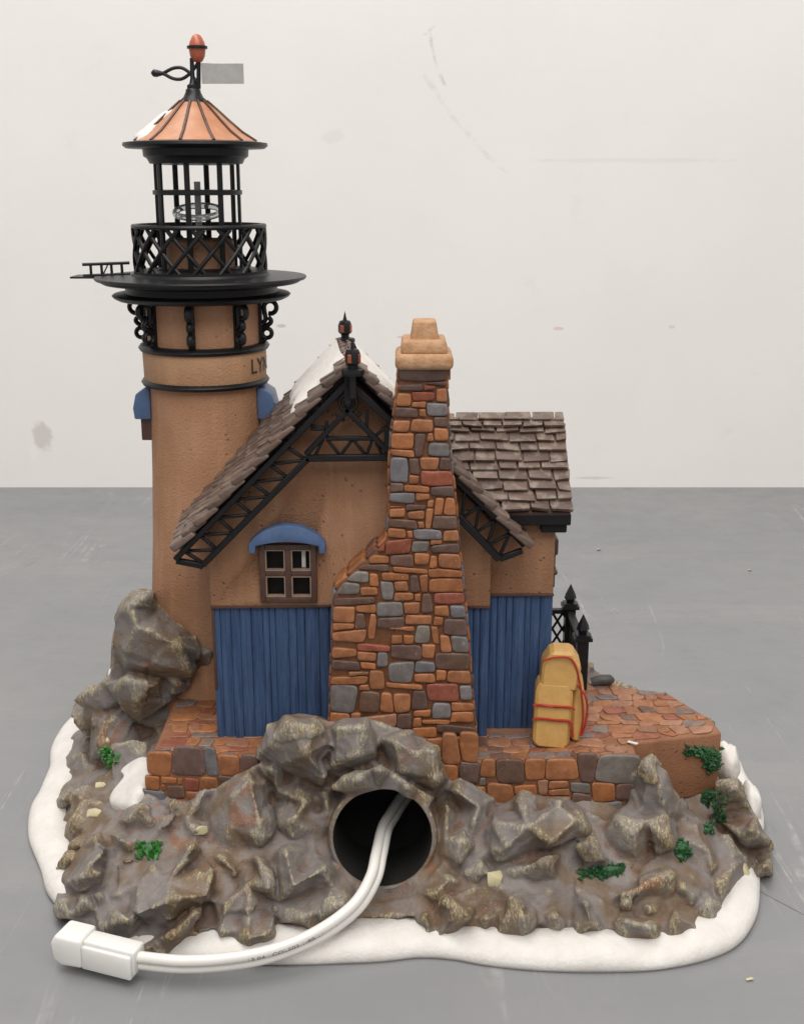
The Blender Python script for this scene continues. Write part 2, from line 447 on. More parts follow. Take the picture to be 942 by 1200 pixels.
# ---- outlines about the centre
def polar(poly, th):
    best = 0; d = Vector((math.cos(th), math.sin(th)))
    for k in range(len(poly)):
        a = Vector(poly[k][:2]) - Vector((0, 40)); b = Vector(poly[(k+1) % len(poly)][:2]) - Vector((0, 40))
        e = b - a; den = d.x * e.y - d.y * e.x
        if abs(den) < 1e-9: continue
        t = (a.x * e.y - a.y * e.x) / den; u = (a.x * d.y - a.y * d.x) / den
        if t > 0 and -1e-6 <= u <= 1 + 1e-6: best = max(best, t)
    return best
foot = [WZ(x, y, 0.45) for x, y in ((66,1058),(108,1094),(188,1114),(235,1090),(252,1102),(312,1104),(330,1092),(380,1094),(424,1090),(450,1076),(476,1082),(486,1094),(552,1097),(680,1097),(739,1101),(803,1098),(858,1072),(884,1028),(901,1019),(897,978),(880,938))]
foot = [(p.x, p.y) for p in foot] + [(12.2, 43.5), (8.2, 47), (0, 50), (-9, 50), (-13, 47.5)] + [tuple(WZ(x, y, 0.45)[:2]) for x, y in ((90,850),(80,905),(70,938),(68,985),(66,1020))]
top = [(-8.3,35.75),(-4.8,35.45),(7.65,35.45),(7.8,36.75),(10.9,37.6),(10.7,38.6),(9.6,40.4),(7.0,41.8),(6.6,45.5),(-4,48),(-10,46),(-10.6,43),(-8.7,41)]

# ---- rock mass: loft core plus faceted boulders, fused by a voxel remesh
def ZT(th):                                      # how high the rock stands against the terrace
    a = math.degrees(th) % 360
    return 2.0 if (a > 338 or a < 40) else 3.15 if a > 195 else 3.2
def mesh_core():
    b = MB(); n_ = 200; rings = []
    for t in (0, 0.08, 0.25, 0.5, 0.75, 1.0):
        R = []
        for k in range(n_):
            th = 2 * math.pi * k / n_
            r = polar(foot, th) * (1 - t) + polar(top, th) * t - 0.16
            R.append(b.vert((r * math.cos(th), 40 + r * math.sin(th), 0.06 + ZT(th) * t ** 0.60)))
        rings.append(R)
    for A, B in zip(rings, rings[1:]):
        for k in range(n_): b.face([A[k], A[(k+1) % n_], B[(k+1) % n_], B[k]])
    c0 = b.vert((0, 40, 0.06)); c1 = b.vert((0, 40, 3.2))
    for k in range(n_):
        b.face([rings[0][(k+1) % n_], rings[0][k], c0]); b.face([rings[-1][k], rings[-1][(k+1) % n_], c1])
    return b
core = mesh_core()
bvh = BVHTree.FromPolygons(core.v, core.f)
EYEV = Vector((0, 0, EYE))
def hit(px, py, tree=None):
    return (tree or bvh).ray_cast(EYEV, ray(px, py).normalized())

HOLE_C = WY(448, 985, 33.1); HOLE_R = 1.57
HOLE_AX = Vector((0.0, -1.0, 0.25)).normalized()
# every rock: its outline along the creases and its ridge points with their height (cm);
# read off enlargements of the base (scale, x, y of each enlargement)
FR = {'V': (4.71, 60, 880), 'A': (2.355, 20, 800), 'B': (2.355, 340, 800), 'C': (2.466, 560, 800), 'L': (3.14, 20, 660), 'P': (1, 0, 0)}
ROCKS = [
 ('V', [(300,690),(380,650),(480,610),(600,570),(650,515),(790,490),(900,640),(915,740),(890,850),(760,890),(690,960),(570,1000),(480,920),(330,850),(280,760)], [(560,640,.35),(790,530,.75),(895,665,.45),(690,815,.95),(485,895,.75),(330,800,.25),(860,800,.6),(480,740,.3),(640,740,.55)]),
 ('V', [(280,440),(330,520),(310,640),(275,760),(150,805),(35,800),(45,720),(140,580),(200,480)], [(250,480,.6),(290,560,.7),(210,640,.8),(90,715,.5),(160,700,.8),(270,680,.5)]),
 ('V', [(40,790),(150,800),(290,760),(330,830),(270,890),(250,960),(150,945),(40,920),(15,860)], [(60,850,.5),(180,835,.6),(280,800,.4),(120,900,.4)]),
 ('V', [(330,640),(380,585),(480,585),(495,620),(400,675),(325,695)], [(400,610,.4),(450,600,.35)]),
 ('V', [(265,955),(300,890),(380,865),(470,900),(505,960),(490,1045),(380,1030),(280,1005)], [(360,890,.6),(440,935,.6),(330,960,.5)]),
 ('V', [(500,1085),(640,1000),(760,880),(860,860),(890,890),(850,950),(700,1080),(630,1125),(500,1110)], [(800,890,.6),(660,1015,.6),(720,970,.7),(560,1080,.4)]),
 ('V', [(370,390),(430,310),(520,300),(565,350),(605,400),(540,445),(420,445)], [(480,330,.4),(420,380,.4),(540,380,.3)]),
 ('V', [(550,490),(620,400),(690,330),(745,355),(660,425),(600,500)], [(640,410,.38),(690,350,.3)]),
 ('V', [(680,400),(760,345),(845,370),(855,480),(780,505),(670,485)], [(760,395,.35),(800,440,.35)]),
 ('V', [(300,445),(400,440),(495,465),(475,570),(380,590),(325,560)], [(380,480,.42),(440,520,.35)]),
 ('V', [(100,170),(150,125),(210,170),(150,265),(100,325),(45,325),(20,270),(60,205)], [(110,215,1.1),(70,265,.9)]),
 ('V', [(85,335),(160,250),(280,220),(325,290),(250,375),(190,445),(110,510),(65,475)], [(180,285,.9),(130,390,.9),(250,275,.6)]),
 ('V', [(170,465),(195,500),(120,610),(60,725),(20,745),(45,640),(85,540)], [(95,600,.6),(140,520,.6)]),
 ('V', [(80,105),(95,0),(160,-40),(225,40),(205,110),(150,145)], [(130,35,.9),(170,15,.8)]),
 ('A', [(520,335),(560,285),(640,245),(700,285),(720,400),(680,465),(620,485),(555,455),(515,400)], [(600,305,.8),(645,272,.85),(665,360,1.0),(590,400,.55),(560,340,.6),(680,430,.6)]),
 ('A', [(640,245),(690,215),(830,275),(865,325),(855,420),(870,475),(760,445),(715,395),(700,290)], [(705,240,.6),(795,330,.85),(848,300,.6),(760,385,.7),(720,300,.4)]),
 ('A', [(705,470),(760,440),(860,485),(925,555),(945,615),(830,695),(725,655),(705,560)], [(740,462,.8),(850,512,.9),(765,560,.9),(800,585,.25),(900,605,.7),(790,650,.5),(870,570,.4)]),
 ('A', [(540,515),(600,555),(640,495),(690,455),(714,500),(718,705),(640,735),(560,715),(525,665)], [(662,482,.9),(695,560,1.0),(640,560,.55),(603,570,.12),(575,610,.6),(640,705,.7),(600,690,.35),(700,690,.7),(560,690,.5)]),
 ('A', [(720,645),(840,690),(900,640),(965,650),(880,700),(760,712),(715,690)], [(820,670,.45),(900,660,.4)]),
 ('A', [(430,330),(520,300),(560,290),(525,340),(515,400),(470,430),(420,400)], [(500,330,.35),(470,380,.3)]),
 ('A', [(510,400),(560,450),(620,485),(640,500),(600,555),(545,515),(520,470)], [(570,490,.35),(600,520,.4)]),
 ('A', [(690,130),(740,92),(825,92),(872,138),(875,220),(845,295),(720,240),(668,195)], [(700,172,.7),(748,115,1.0),(818,122,1.05),(800,200,1.25),(845,255,.9),(730,220,.7),(860,170,.8)], 34.95),
 ('B', [(100,125),(150,98),(215,98),(245,145),(250,235),(155,290),(95,275)], [(130,130,.9),(205,120,.9),(190,200,1.15),(120,220,.9),(235,190,.7)], 34.95),
 ('B', [(232,150),(330,135),(412,178),(440,262),(385,325),(290,295),(240,238)], [(285,162,.95),(392,190,1.05),(408,262,1.1),(310,240,.9),(340,190,1.0)], 34.95),
 ('B', [(115,290),(180,245),(250,225),(305,265),(395,318),(375,350),(300,318),(240,300),(170,312)], [(246,240,.75),(190,268,.6),(322,292,.6)], 33.75),
 ('B', [(5,350),(60,295),(125,285),(172,312),(132,360),(112,425),(60,445),(-5,425)], [(95,305,.7),(105,360,.6),(40,370,.55)]),
 ('B', [(385,345),(430,315),(475,380),(565,530),(500,575),(405,485)], [(432,340,.7),(480,440,.75),(525,525,.55),(430,430,.45)]),
 ('B', [(400,470),(495,560),(455,625),(325,605),(380,550)], [(440,540,.4),(400,585,.45)]),
 ('B', [(420,300),(470,255),(565,320),(545,400),(505,435),(460,380)], [(462,300,.55),(520,345,.65),(500,400,.4)]),
 ('B', [(522,420),(560,345),(640,305),(760,315),(805,350),(835,420),(700,482),(560,508),(528,470)], [(562,385,.85),(632,332,1.0),(740,335,.95),(655,400,1.3),(790,380,.9),(590,460,.85),(720,440,.9)]),
 ('B', [(555,508),(700,480),(835,422),(872,480),(885,505),(740,555),(600,560),(558,535)], [(700,492,.9),(832,440,1.05),(640,515,.5),(860,490,.5)]),
 ('C', [(325,410),(430,345),(545,365),(585,410),(565,485),(460,530),(385,485)], [(400,390,.7),(540,388,1.0),(445,440,.85),(550,460,.7),(480,400,.9)]),
 ('C', [(432,245),(500,212),(545,255),(578,330),(605,405),(540,445),(415,385),(440,300)], [(490,242,.6),(525,300,.75),(478,312,.6),(540,380,.7),(470,370,.6)], 35.25),
 ('C', [(528,285),(570,295),(605,350),(595,395),(548,385)], [(572,340,.4)]),
 ('C', [(575,400),(620,375),(685,440),(705,540),(660,565),(605,505),(575,475)], [(632,410,.5),(662,480,.6),(610,455,.4),(680,530,.4)]),
 ('C', [(680,415),(740,425),(785,500),(745,590),(690,645),(675,540)], [(720,450,.6),(742,530,.6),(700,600,.4)]),
 ('C', [(695,290),(745,285),(800,385),(845,465),(845,555),(800,565),(755,500),(700,400)], [(742,310,.8),(790,425,1.1),(830,530,.9),(760,440,.7)], 36.2),
 ('C', [(355,645),(390,590),(480,555),(555,535),(595,580),(560,635),(470,645)], [(500,575,.6),(552,560,.6),(430,615,.45)]),
 ('C', [(535,595),(590,565),(645,600),(645,655),(590,645)], [(590,590,.5),(620,615,.4)]),
 ('C', [(365,645),(420,615),(500,635),(555,650),(500,685),(400,668)], [(430,635,.45),(500,655,.35)]),
 ('B', [(335,668),(360,628),(395,615),(408,700),(360,704)], [(368,648,.5),(388,680,.4)]),
 ('B', [(385,605),(440,575),(515,618),(505,705),(400,712),(378,660)], [(432,600,.75),(485,640,.75),(440,660,.7)]),
 ('B', [(500,650),(550,625),(585,650),(572,705),(500,705)], [(540,650,.45)]),
 ('B', [(555,620),(620,580),(685,618),(698,692),(640,715),(560,705)], [(612,602,.75),(650,650,.8),(590,660,.6)]),
 ('B', [(688,640),(730,615),(775,660),(755,706),(690,706)], [(730,650,.5)]),
 ('B', [(755,620),(810,585),(865,628),(878,692),(780,710)], [(812,610,.75),(825,660,.75)]),
 ('C', [(355,705),(400,665),(500,675),(545,700),(525,745),(430,755),(365,740)], [(430,692,.6),(492,708,.6)]),
 ('C', [(515,705),(560,645),(625,655),(665,700),(645,745),(540,750)], [(582,682,.65),(625,700,.5)]),
 ('C', [(620,660),(660,605),(705,640),(695,695),(650,705)], [(662,650,.5)]),
 ('L', [(365,240),(395,150),(440,105),(500,108),(520,180),(600,240),(690,335),(655,425),(540,438),(400,405),(365,330)], [(420,160,.7),(500,255,1.0),(440,235,.95),(600,310,1.0),(640,395,.7),(400,320,.7),(540,375,.8),(470,130,.6)], 39.95),
 ('L', [(330,445),(420,398),(540,425),(650,415),(610,485),(500,548),(450,570),(365,505)], [(400,430,.75),(500,452,.85),(440,505,.75),(590,440,.6)], 39.95),
 ('L', [(295,480),(370,495),(445,560),(435,655),(380,705),(285,645),(245,600)], [(340,520,.6),(385,560,.6),(330,612,.5)]),
 ('L', [(445,560),(600,490),(565,600),(500,690),(435,700)], [(515,590,.3),(560,530,.35)]),
 ('L', [(210,565),(238,485),(305,465),(295,560),(240,615)], [(252,540,.6)]),
 ('L', [(180,745),(198,640),(250,595),(295,650),(255,745),(190,790)], [(222,690,.55),(252,650,.5)]),
 ('P', [(303,888),(315,850),(345,838),(372,840),(395,845),(430,843),(460,855),(500,865),(522,895),(522,935),(480,938),(445,915),(390,940),(335,918)], [(345,870,.55),(385,865,.5),(420,870,.6),(465,885,.55),(500,900,.6),(370,905,.6),(410,905,.5),(445,895,.45)], 34.95),
 ('P', [(138,722),(176,697),(205,728),(232,750),(249,764),(246,784),(222,796),(206,812),(190,850),(150,872),(95,850),(98,815),(130,792)], [(175,730,.4),(210,755,.45),(232,768,.4),(170,765,.5),(195,795,.6),(225,782,.3),(140,820,.5),(115,835,.5),(165,840,.5)], (39.95, 41.4, 770, 870)),
]
from mathutils.geometry import delaunay_2d_cdt
def carved(mb, fr, outline, ridge, Yb=None, k_h=1.4):
    sc, ox, oy = FR[fr]
    k_h = {'L': 1.4 if Yb else 2.2, 'V': 1.8, 'A': 1.6, 'B': 1.45, 'C': 1.55, 'P': 1.0}[fr]
    def base(x, y):
        if isinstance(Yb, tuple): return WY(x, y, Yb[0] + (Yb[1] - Yb[0]) * max(0, min(1, (y - Yb[2]) / (Yb[3] - Yb[2]))))
        if Yb is not None: return WY(x, y, Yb)
        h = hit(x, y)[0]
        if h is None: return WZ(x, y, 0.5)
        if h.y > 35.05 and -8.8 < h.x < 7.6 and h.y < 39: return WY(x, y, 35.05)
        return h
    # keep long edges from being ruler straight
    O = []
    for k in range(len(outline)):
        a = Vector(outline[k]); c = Vector(outline[(k+1) % len(outline)]); O.append(a)
        if (c - a).length / sc > 22:
            m = (a + c) / 2; d = c - a; O.append(m + Vector((-d.y, d.x)) * RND.uniform(-.07, .07))
    pts = [(p.x / sc + ox, p.y / sc + oy) for p in O]; n_ = len(pts)
    rid = [(x / sc + ox, y / sc + oy, h) for x, y, h in ridge]
    V2 = [Vector(p) for p in pts] + [Vector(p[:2]) for p in rid]
    out = delaunay_2d_cdt(V2, [(k, (k+1) % n_) for k in range(n_)], [], 1, 1e-4)
    vv, _, ff, ov = out[0], out[1], out[2], out[3]
    hgt = []
    for k, p in enumerate(vv):
        h = 0.04
        for o in ov[k]:
            if o >= n_: h = rid[o - n_][2] * k_h
        hgt.append(h)
    front = []; back = []
    for p, h in zip(vv, hgt):
        q = base(p.x, p.y); r_ = ray(p.x, p.y).normalized()
        if q.z < 0.32: q = WZ(p.x, p.y, 0.32)
        front.append(mb.vert(q - r_ * h)); back.append(mb.vert(q + r_ * (2.2 if Yb else 1.3)))
    edges = {}
    for f in ff:
        f = list(f)
        mb.face([front[i] for i in f]); mb.face([back[i] for i in f[::-1]])
        for a, c in zip(f, f[1:] + f[:1]): edges[(a, c)] = 1
    for (a, c) in edges:
        if (c, a) not in edges: mb.face([front[c], front[a], back[a], back[c]])
def boulder(mb, C, a, b_, c_, roll, npts, seed):
    r = random.Random(seed)
    bm = bmesh.new()
    for _ in range(npts + 3):
        v = Vector((r.gauss(0, 1), r.gauss(0, 1), r.gauss(0, 1))).normalized()
        v = Vector([math.copysign(abs(x) ** 0.75, x) for x in v]).normalized() * r.uniform(0.92, 1.14)
        bm.verts.new(v)
    bmesh.ops.convex_hull(bm, input=bm.verts)
    lo = [v for v in bm.verts if not v.link_faces]
    for v in lo: bm.verts.remove(v)
    Rz = Matrix.Rotation(-math.radians(roll), 3, 'Y'); Rt = Matrix.Rotation(math.radians(-26), 3, 'X')
    base = len(mb.v); idx = {}
    for v in bm.verts:
        p = Vector((v.co.x * a, v.co.y * b_, v.co.z * c_))
        idx[v] = mb.vert(C + Rt @ (Rz @ p))
    for f in bm.faces: mb.face([idx[v] for v in f.verts])
    bm.free()

rockmb = core
for e in ROCKS: carved(rockmb, *e)
def filler(mb, step=30, seed=5):                 # broken facets between the big rocks: one sheet over the slopes
    r = random.Random(seed); P2 = []; H3 = []
    y = 800
    while y < 1104:
        x = 66
        while x < 900:
            px = x + r.uniform(-.42, .42) * step; py = y + r.uniform(-.42, .42) * step * 0.8
            h = hit(px, py)
            ok = h[0] is not None and 0.35 < h[0].z < 3.15 and (h[0].y < 35.0 or h[0].x < -8.6 or h[0].x > 7.9)
            if ok and math.hypot(px - 448, py - 985) > 72:
                P2.append(Vector((px, py))); H3.append((h[0], r.uniform(0.0, 0.4)))
            x += step
        y += step * 0.72
    out = delaunay_2d_cdt(P2, [], [], 0, 1e-4)
    vv, ff, ov = out[0], out[2], out[3]
    keep = []
    for f in ff:
        f = list(f); m = sum((vv[i] for i in f), Vector((0, 0))) / 3
        if max((vv[f[k]] - vv[f[k-1]]).length for k in range(3)) > step * 2.1 or math.hypot(m.x - 448, m.y - 985) < 76: continue
        q = [H3[ov[i][0]][0] for i in f]
        if max((q[k] - q[k-1]).length for k in range(3)) > 2.6: continue
        keep.append(f)
    front = {}; back = {}
    for f in keep:
        for i in f:
            if i not in front:
                q, h = H3[ov[i][0]]; d = ray(vv[i].x, vv[i].y).normalized()
                front[i] = mb.vert(q - d * h); back[i] = mb.vert(q + d * 0.7)
    edges = set()
    for f in keep:
        mb.face([front[i] for i in f]); mb.face([back[i] for i in f[::-1]])
        for a, c in zip(f, f[1:] + f[:1]): edges.add((a, c))
    for a, c in edges:
        if (c, a) not in edges: mb.face([front[c], front[a], back[a], back[c]])
filler(rockmb)
# the mass the tower boulders lean on
boulder(rockmb, Vector((-9.3, 42.4, 3.9)), 1.9, 1.8, 3.3, 12, 22, 901)
boulder(rockmb, Vector((-8.3, 42.0, 4.3)), 1.3, 1.2, 2.0, 30, 20, 902)
boulder(rockmb, WY(214, 785, 41.3), 1.0, 0.8, 0.9, 20, 18, 903)
boulder(rockmb, Vector((-10.6, 41.2, 2.6)), 1.6, 1.5, 1.9, 10, 20, 904)
boulder(rockmb, Vector((-9.7, 39.0, 1.9)), 1.2, 1.7, 1.3, 10, 18, 905)
boulder(rockmb, Vector((-11.0, 38.2, 1.0)), 1.0, 1.3, 1.0, -10, 16, 906)
# hidden back and flank boulders so the base holds from other sides
for k in range(26):
    th = math.radians(6 + 168 * k / 25); rr = (polar(foot, th) + polar(top, th)) / 2 + 0.1
    boulder(rockmb, Vector((rr * math.cos(th), 40 + rr * math.sin(th), RND.uniform(1.0, 2.6))), RND.uniform(1, 1.7), RND.uniform(1, 1.6), RND.uniform(.9, 1.5), RND.uniform(-40, 40), 12, 300 + k)
# collar of rock at the tunnel mouth
rot = Vector((0, 0, 1)).rotation_difference(HOLE_AX).to_matrix()
def cyl(mb, c, ax, r, d0, d1, n_=48):
    A = []; Bq = []
    for k in range(n_):
        q = Vector((r * math.cos(2*math.pi*k/n_), r * math.sin(2*math.pi*k/n_), 0))
        A.append(mb.vert(c + rot @ q + ax * d0)); Bq.append(mb.vert(c + rot @ q + ax * d1))
    mb.face(A[::-1]); mb.face(Bq)
    for k in range(n_): mb.face([A[k], A[(k+1) % n_], Bq[(k+1) % n_], Bq[k]])
cyl(rockmb, HOLE_C, HOLE_AX, HOLE_R + 0.12, -3.0, -0.28)

def evaluated(mesh, mods):
    o = bpy.data.objects.new('work', mesh); COL.objects.link(o)
    for fn in mods: fn(o)
    dg = bpy.context.evaluated_depsgraph_get(); dg.update()
    m2 = bpy.data.meshes.new_from_object(o.evaluated_get(dg))
    bpy.data.objects.remove(o)
    return m2
me = bpy.data.meshes.new('rock'); me.from_pydata([tuple(v - ROOT) for v in rockmb.v], [], rockmb.f)
bm = bmesh.new(); bm.from_mesh(me); bmesh.ops.recalc_face_normals(bm, faces=bm.faces); bm.to_mesh(me); bm.free()
def m_remesh(o):
    m = o.modifiers.new('r', 'REMESH'); m.mode = 'VOXEL'; m.voxel_size = VOX; m.adaptivity = 0
VOX = 0.075
me = evaluated(me, [m_remesh])
N = len(me.vertices)
co = np.empty(N * 3, np.float32); me.vertices.foreach_get('co', co); co = co.reshape(-1, 3).astype(np.float64)
E_ = np.empty(len(me.edges) * 2, np.int32); me.edges.foreach_get('vertices', E_); E_ = E_.reshape(-1, 2)
deg = np.bincount(E_.ravel(), minlength=N)[:, None].clip(1)
def lap(x):
    s_ = np.zeros_like(x)
    for k in range(x.shape[1]):
        s_[:, k] = np.bincount(E_[:, 0], x[E_[:, 1], k], N) + np.bincount(E_[:, 1], x[E_[:, 0], k], N)
    return s_ / deg
for _ in range(2): co = 0.5 * co + 0.5 * lap(co)
# deepen the creases and lift the ridges
rel_c = co - np.array(HOLE_C - ROOT); ax_ = np.array(HOLE_AX)
rad = np.linalg.norm(rel_c - np.outer(rel_c @ ax_, ax_), axis=1)
keep = np.clip((rad - HOLE_R - 0.25) / 0.5, 0.0, 1)[:, None]
for its, kk in ((9, 1.35),):
    sm = co.copy()
    for _ in range(its): sm = 0.3 * sm + 0.7 * lap(sm)
    dlt = (co - sm); ln = np.linalg.norm(dlt, axis=1)[:, None]
    dlt *= np.minimum(1, 0.30 / np.maximum(ln, 1e-6))
    co = co + kk * dlt * keep
co = 0.5 * co + 0.5 * lap(co)
# chiselled surface relief
hw = np.empty(N)
for i in range(N):
    p = Vector(co[i])
    big = noise.noise(p * 0.9 + Vector((7, 3, 1))) * 0.07
    st = p.x * 0.75 + p.z * 0.9 + 1.2 * noise.noise(p * 0.45)
    fold = abs(noise.noise(Vector((st * 1.5, p.y * 0.5 + p.x * .3, p.z * 0.4)))) * -0.07
    dd, pp = noise.voronoi(Vector((p.x * 0.52, p.y * 0.52, p.z * 0.62)) + Vector((1, 1, 1)) * 0.10 * noise.noise(p * 0.8))
    cv = noise.noise_vector(pp[0] * 5.3)
    big += 0.50 * max(-0.24, min(0.24, cv.dot(Vector((p.x * 0.52, p.y * 0.52, p.z * 0.62)) - pp[0]) * 0.62))
    hw[i] = big + fold + noise.noise(p * 3.3) * 0.022
me.vertices.foreach_set('co', co.astype(np.float32).ravel()); me.update()
nm = np.empty(N * 3, np.float32); me.vertices.foreach_get('normal', nm); nm = nm.reshape(-1, 3)
# keep the collar of the tunnel smooth
rel_c = co - np.array(HOLE_C - ROOT); ax_ = np.array(HOLE_AX)
rad = np.linalg.norm(rel_c - np.outer(rel_c @ ax_, ax_), axis=1)
hw *= np.clip((rad - HOLE_R - 0.2) / 0.4, 0.0, 1)
co = co + nm * (hw[:, None] + 0.03)
co = 0.7 * co + 0.3 * lap(co)
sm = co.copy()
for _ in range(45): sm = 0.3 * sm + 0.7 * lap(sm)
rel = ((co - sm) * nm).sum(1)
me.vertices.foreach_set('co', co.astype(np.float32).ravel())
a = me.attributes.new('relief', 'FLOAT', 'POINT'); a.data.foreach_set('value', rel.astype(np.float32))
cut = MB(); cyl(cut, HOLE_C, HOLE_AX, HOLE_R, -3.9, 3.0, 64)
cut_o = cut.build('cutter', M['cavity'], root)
cut_o.parent = None
def m_bool(o):
    m = o.modifiers.new('b', 'BOOLEAN'); m.operation = 'DIFFERENCE'; m.object = cut_o; m.solver = 'EXACT'
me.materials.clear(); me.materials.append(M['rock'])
me = evaluated(me, [m_bool])
bpy.data.objects.remove(cut_o)
me.name = 'rock_base'
me.polygons.foreach_set('use_smooth', [True] * len(me.polygons))
rock = bpy.data.objects.new('rock_base', me); COL.objects.link(rock); rock.parent = root
rock['label'] = "grey and rust painted rocks with cream streaked ridges"
rtree = BVHTree.FromPolygons([v.co + ROOT for v in me.vertices], [tuple(p.vertices) for p in me.polygons])
# tunnel lining, its near-black colour standing in for the shade inside
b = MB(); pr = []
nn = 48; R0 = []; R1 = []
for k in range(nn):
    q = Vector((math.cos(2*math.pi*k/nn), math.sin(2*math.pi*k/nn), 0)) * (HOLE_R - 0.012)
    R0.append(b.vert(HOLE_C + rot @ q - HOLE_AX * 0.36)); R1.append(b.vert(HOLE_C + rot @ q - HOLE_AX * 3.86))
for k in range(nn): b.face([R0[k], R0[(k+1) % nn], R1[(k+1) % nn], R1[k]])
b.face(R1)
rimb = MB(); rimb.tube([HOLE_C + rot @ (Vector((math.cos(2*math.pi*k/nn), math.sin(2*math.pi*k/nn), 0)) * (HOLE_R + 0.05)) - HOLE_AX * 0.30 for k in range(nn)], 0.055, 10, True)
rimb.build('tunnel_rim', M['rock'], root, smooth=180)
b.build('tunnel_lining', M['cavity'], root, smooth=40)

# ---- snow skirt
snow_out = [tuple(WZ(x, y, 0.05)[:2]) for x, y in ((36,985),(50,1022),(62,1056),(110,1096),(170,1116),(235,1128),(300,1130),(360,1130),(440,1127),(490,1122),(530,1124),(570,1131),(630,1137),(700,1139),(770,1136),(830,1124),(865,1106),(884,1076),(888,1040),(886,1005),(893,970),(886,940),(872,915),(858,890))] + [(12.4, 45), (8.6, 48), (0, 51.2), (-9, 51.2), (-13.4, 49)] + [tuple(WZ(x, y, 0.05)[:2]) for x, y in ((92,843),(74,858),(62,882),(60,905),(50,930),(38,955))]
path = smooth_path([(x, y, 0) for x, y in snow_out], 8, True)
b = MB(); rings = []
prof = [(0.0, 0.02), (-0.05, 0.14), (-0.03, 0.30), (0.10, 0.46), (0.32, 0.58), (0.7, 0.66), (1.3, 0.66), (1.5, 0.02)]
for ins, z in prof:
    R = []
    for i, p in enumerate(path):
        t = path[(i+1) % len(path)] - path[i-1]; nrm = Vector((t.y, -t.x, 0)).normalized()
        cvec = (Vector((0, 40, 0)) - p)
        q = p - nrm * min(ins, 0.7) + (cvec.normalized() * max(0, ins - 0.7))
        w = 1 + 0.28 * noise.noise(Vector((p.x * 0.6, p.y * 0.6, 3)))
        R.append(b.vert((q.x, q.y, z * w)))
    rings.append(R)
L = len(path)
for A, Bq in zip(rings, rings[1:]):
    for k in range(L): b.face([A[k], A[(k+1) % L], Bq[(k+1) % L], Bq[k]])
for k in range(L): b.face([rings[-1][k], rings[-1][(k+1) % L], rings[0][(k+1) % L], rings[0][k]])
b.build('snow_skirt', M['snow'], root, smooth=180)

# ---- things draped over the rock: snow patches
def inside(p, poly):
    x, y = p; r = False
    for k in range(len(poly)):
        x0, y0 = poly[k]; x1, y1 = poly[k-1]
        if (y0 > y) != (y1 > y) and x < (x1 - x0) * (y - y0) / (y1 - y0) + x0: r = not r
    return r
def drape(name, poly, thick, mat, parent, step=2.0):
    P = smooth_path([(x, y, 0) for x, y in poly], 5, True); P2 = [(p.x, p.y) for p in P]
    cx = sum(p[0] for p in P2) / len(P2); cy = sum(p[1] for p in P2) / len(P2)
    b = MB(); rings = []
    for fr, th in ((1.0, -0.12), (0.97, 0.35), (0.90, 0.75), (0.75, 0.95), (0.5, 1.0), (0.25, 1.0)):
        R = []
        for x, y in P2:
            X = cx + (x - cx) * fr; Y = cy + (y - cy) * fr
            h = hit(X, Y, rtree)
            if h[0] is None: q = WY(X, Y, 38)
            else: q = h[0] + (h[1] * 0.5 + Vector((0, -0.1, 0.5))).normalized() * thick * th
            R.append(q)
        rings.append(R)
    for R in rings:                              # even out folds
        for _ in range(6):
            R[:] = [(R[i-1] + R[i] * 2 + R[(i+1) % len(R)]) / 4 for i in range(len(R))]
    ids = [[b.vert(q) for q in R] for R in rings]
    for A, Bq in zip(ids, ids[1:]):
        for k in range(len(A)): b.face([A[k], A[(k+1) % len(A)], Bq[(k+1) % len(A)], Bq[k]])
    b.face(ids[-1])
    return b.build(name, mat, parent, smooth=180)
drape('snow_patch', [(177,888),(160,891),(148,899),(142,908),(148,914),(140,925),(130,938),(131,948),(146,949),(160,942),(172,932),(177,915)], 0.28, M['snow'], rock)
def blob(name, C, rx, ry, rz, mat, parent, seed=0, amp=0.15, sharp=0.0):
    b = MB(); n1, n2 = 20, 12; rows = []
    for i in range(n2 + 1):
        ph = math.pi * i / n2; R = []
        for k in range(n1):
            th = 2 * math.pi * k / n1
            d = Vector((math.sin(ph) * math.cos(th), math.sin(ph) * math.sin(th), math.cos(ph)))
            w = 1 + amp * noise.noise(d * 1.7 + Vector((seed * 3.1, 0, 0)))
            R.append(b.vert(C + Vector((d.x * rx, d.y * ry, d.z * rz)) * w))
        rows.append(R)
    for A, Bq in zip(rows, rows[1:]):
        for k in range(n1): b.face([A[k], A[(k+1) % n1], Bq[(k+1) % n1], Bq[k]])
    return b.build(name, mat, parent, smooth=60)
blob('snow_patch', WY(852, 893, 39.2), 0.42, 0.8, 0.75, M['snow'], rock, 3, 0.25)
blob('snow_patch', WY(878, 945, 39.0), 0.36, 0.8, 0.9, M['snow'], rock, 5, 0.25)
blob('snow_patch', WY(134, 790, 41.9), 0.22, 0.4, 0.25, M['snow'], rock, 7, 0.2)

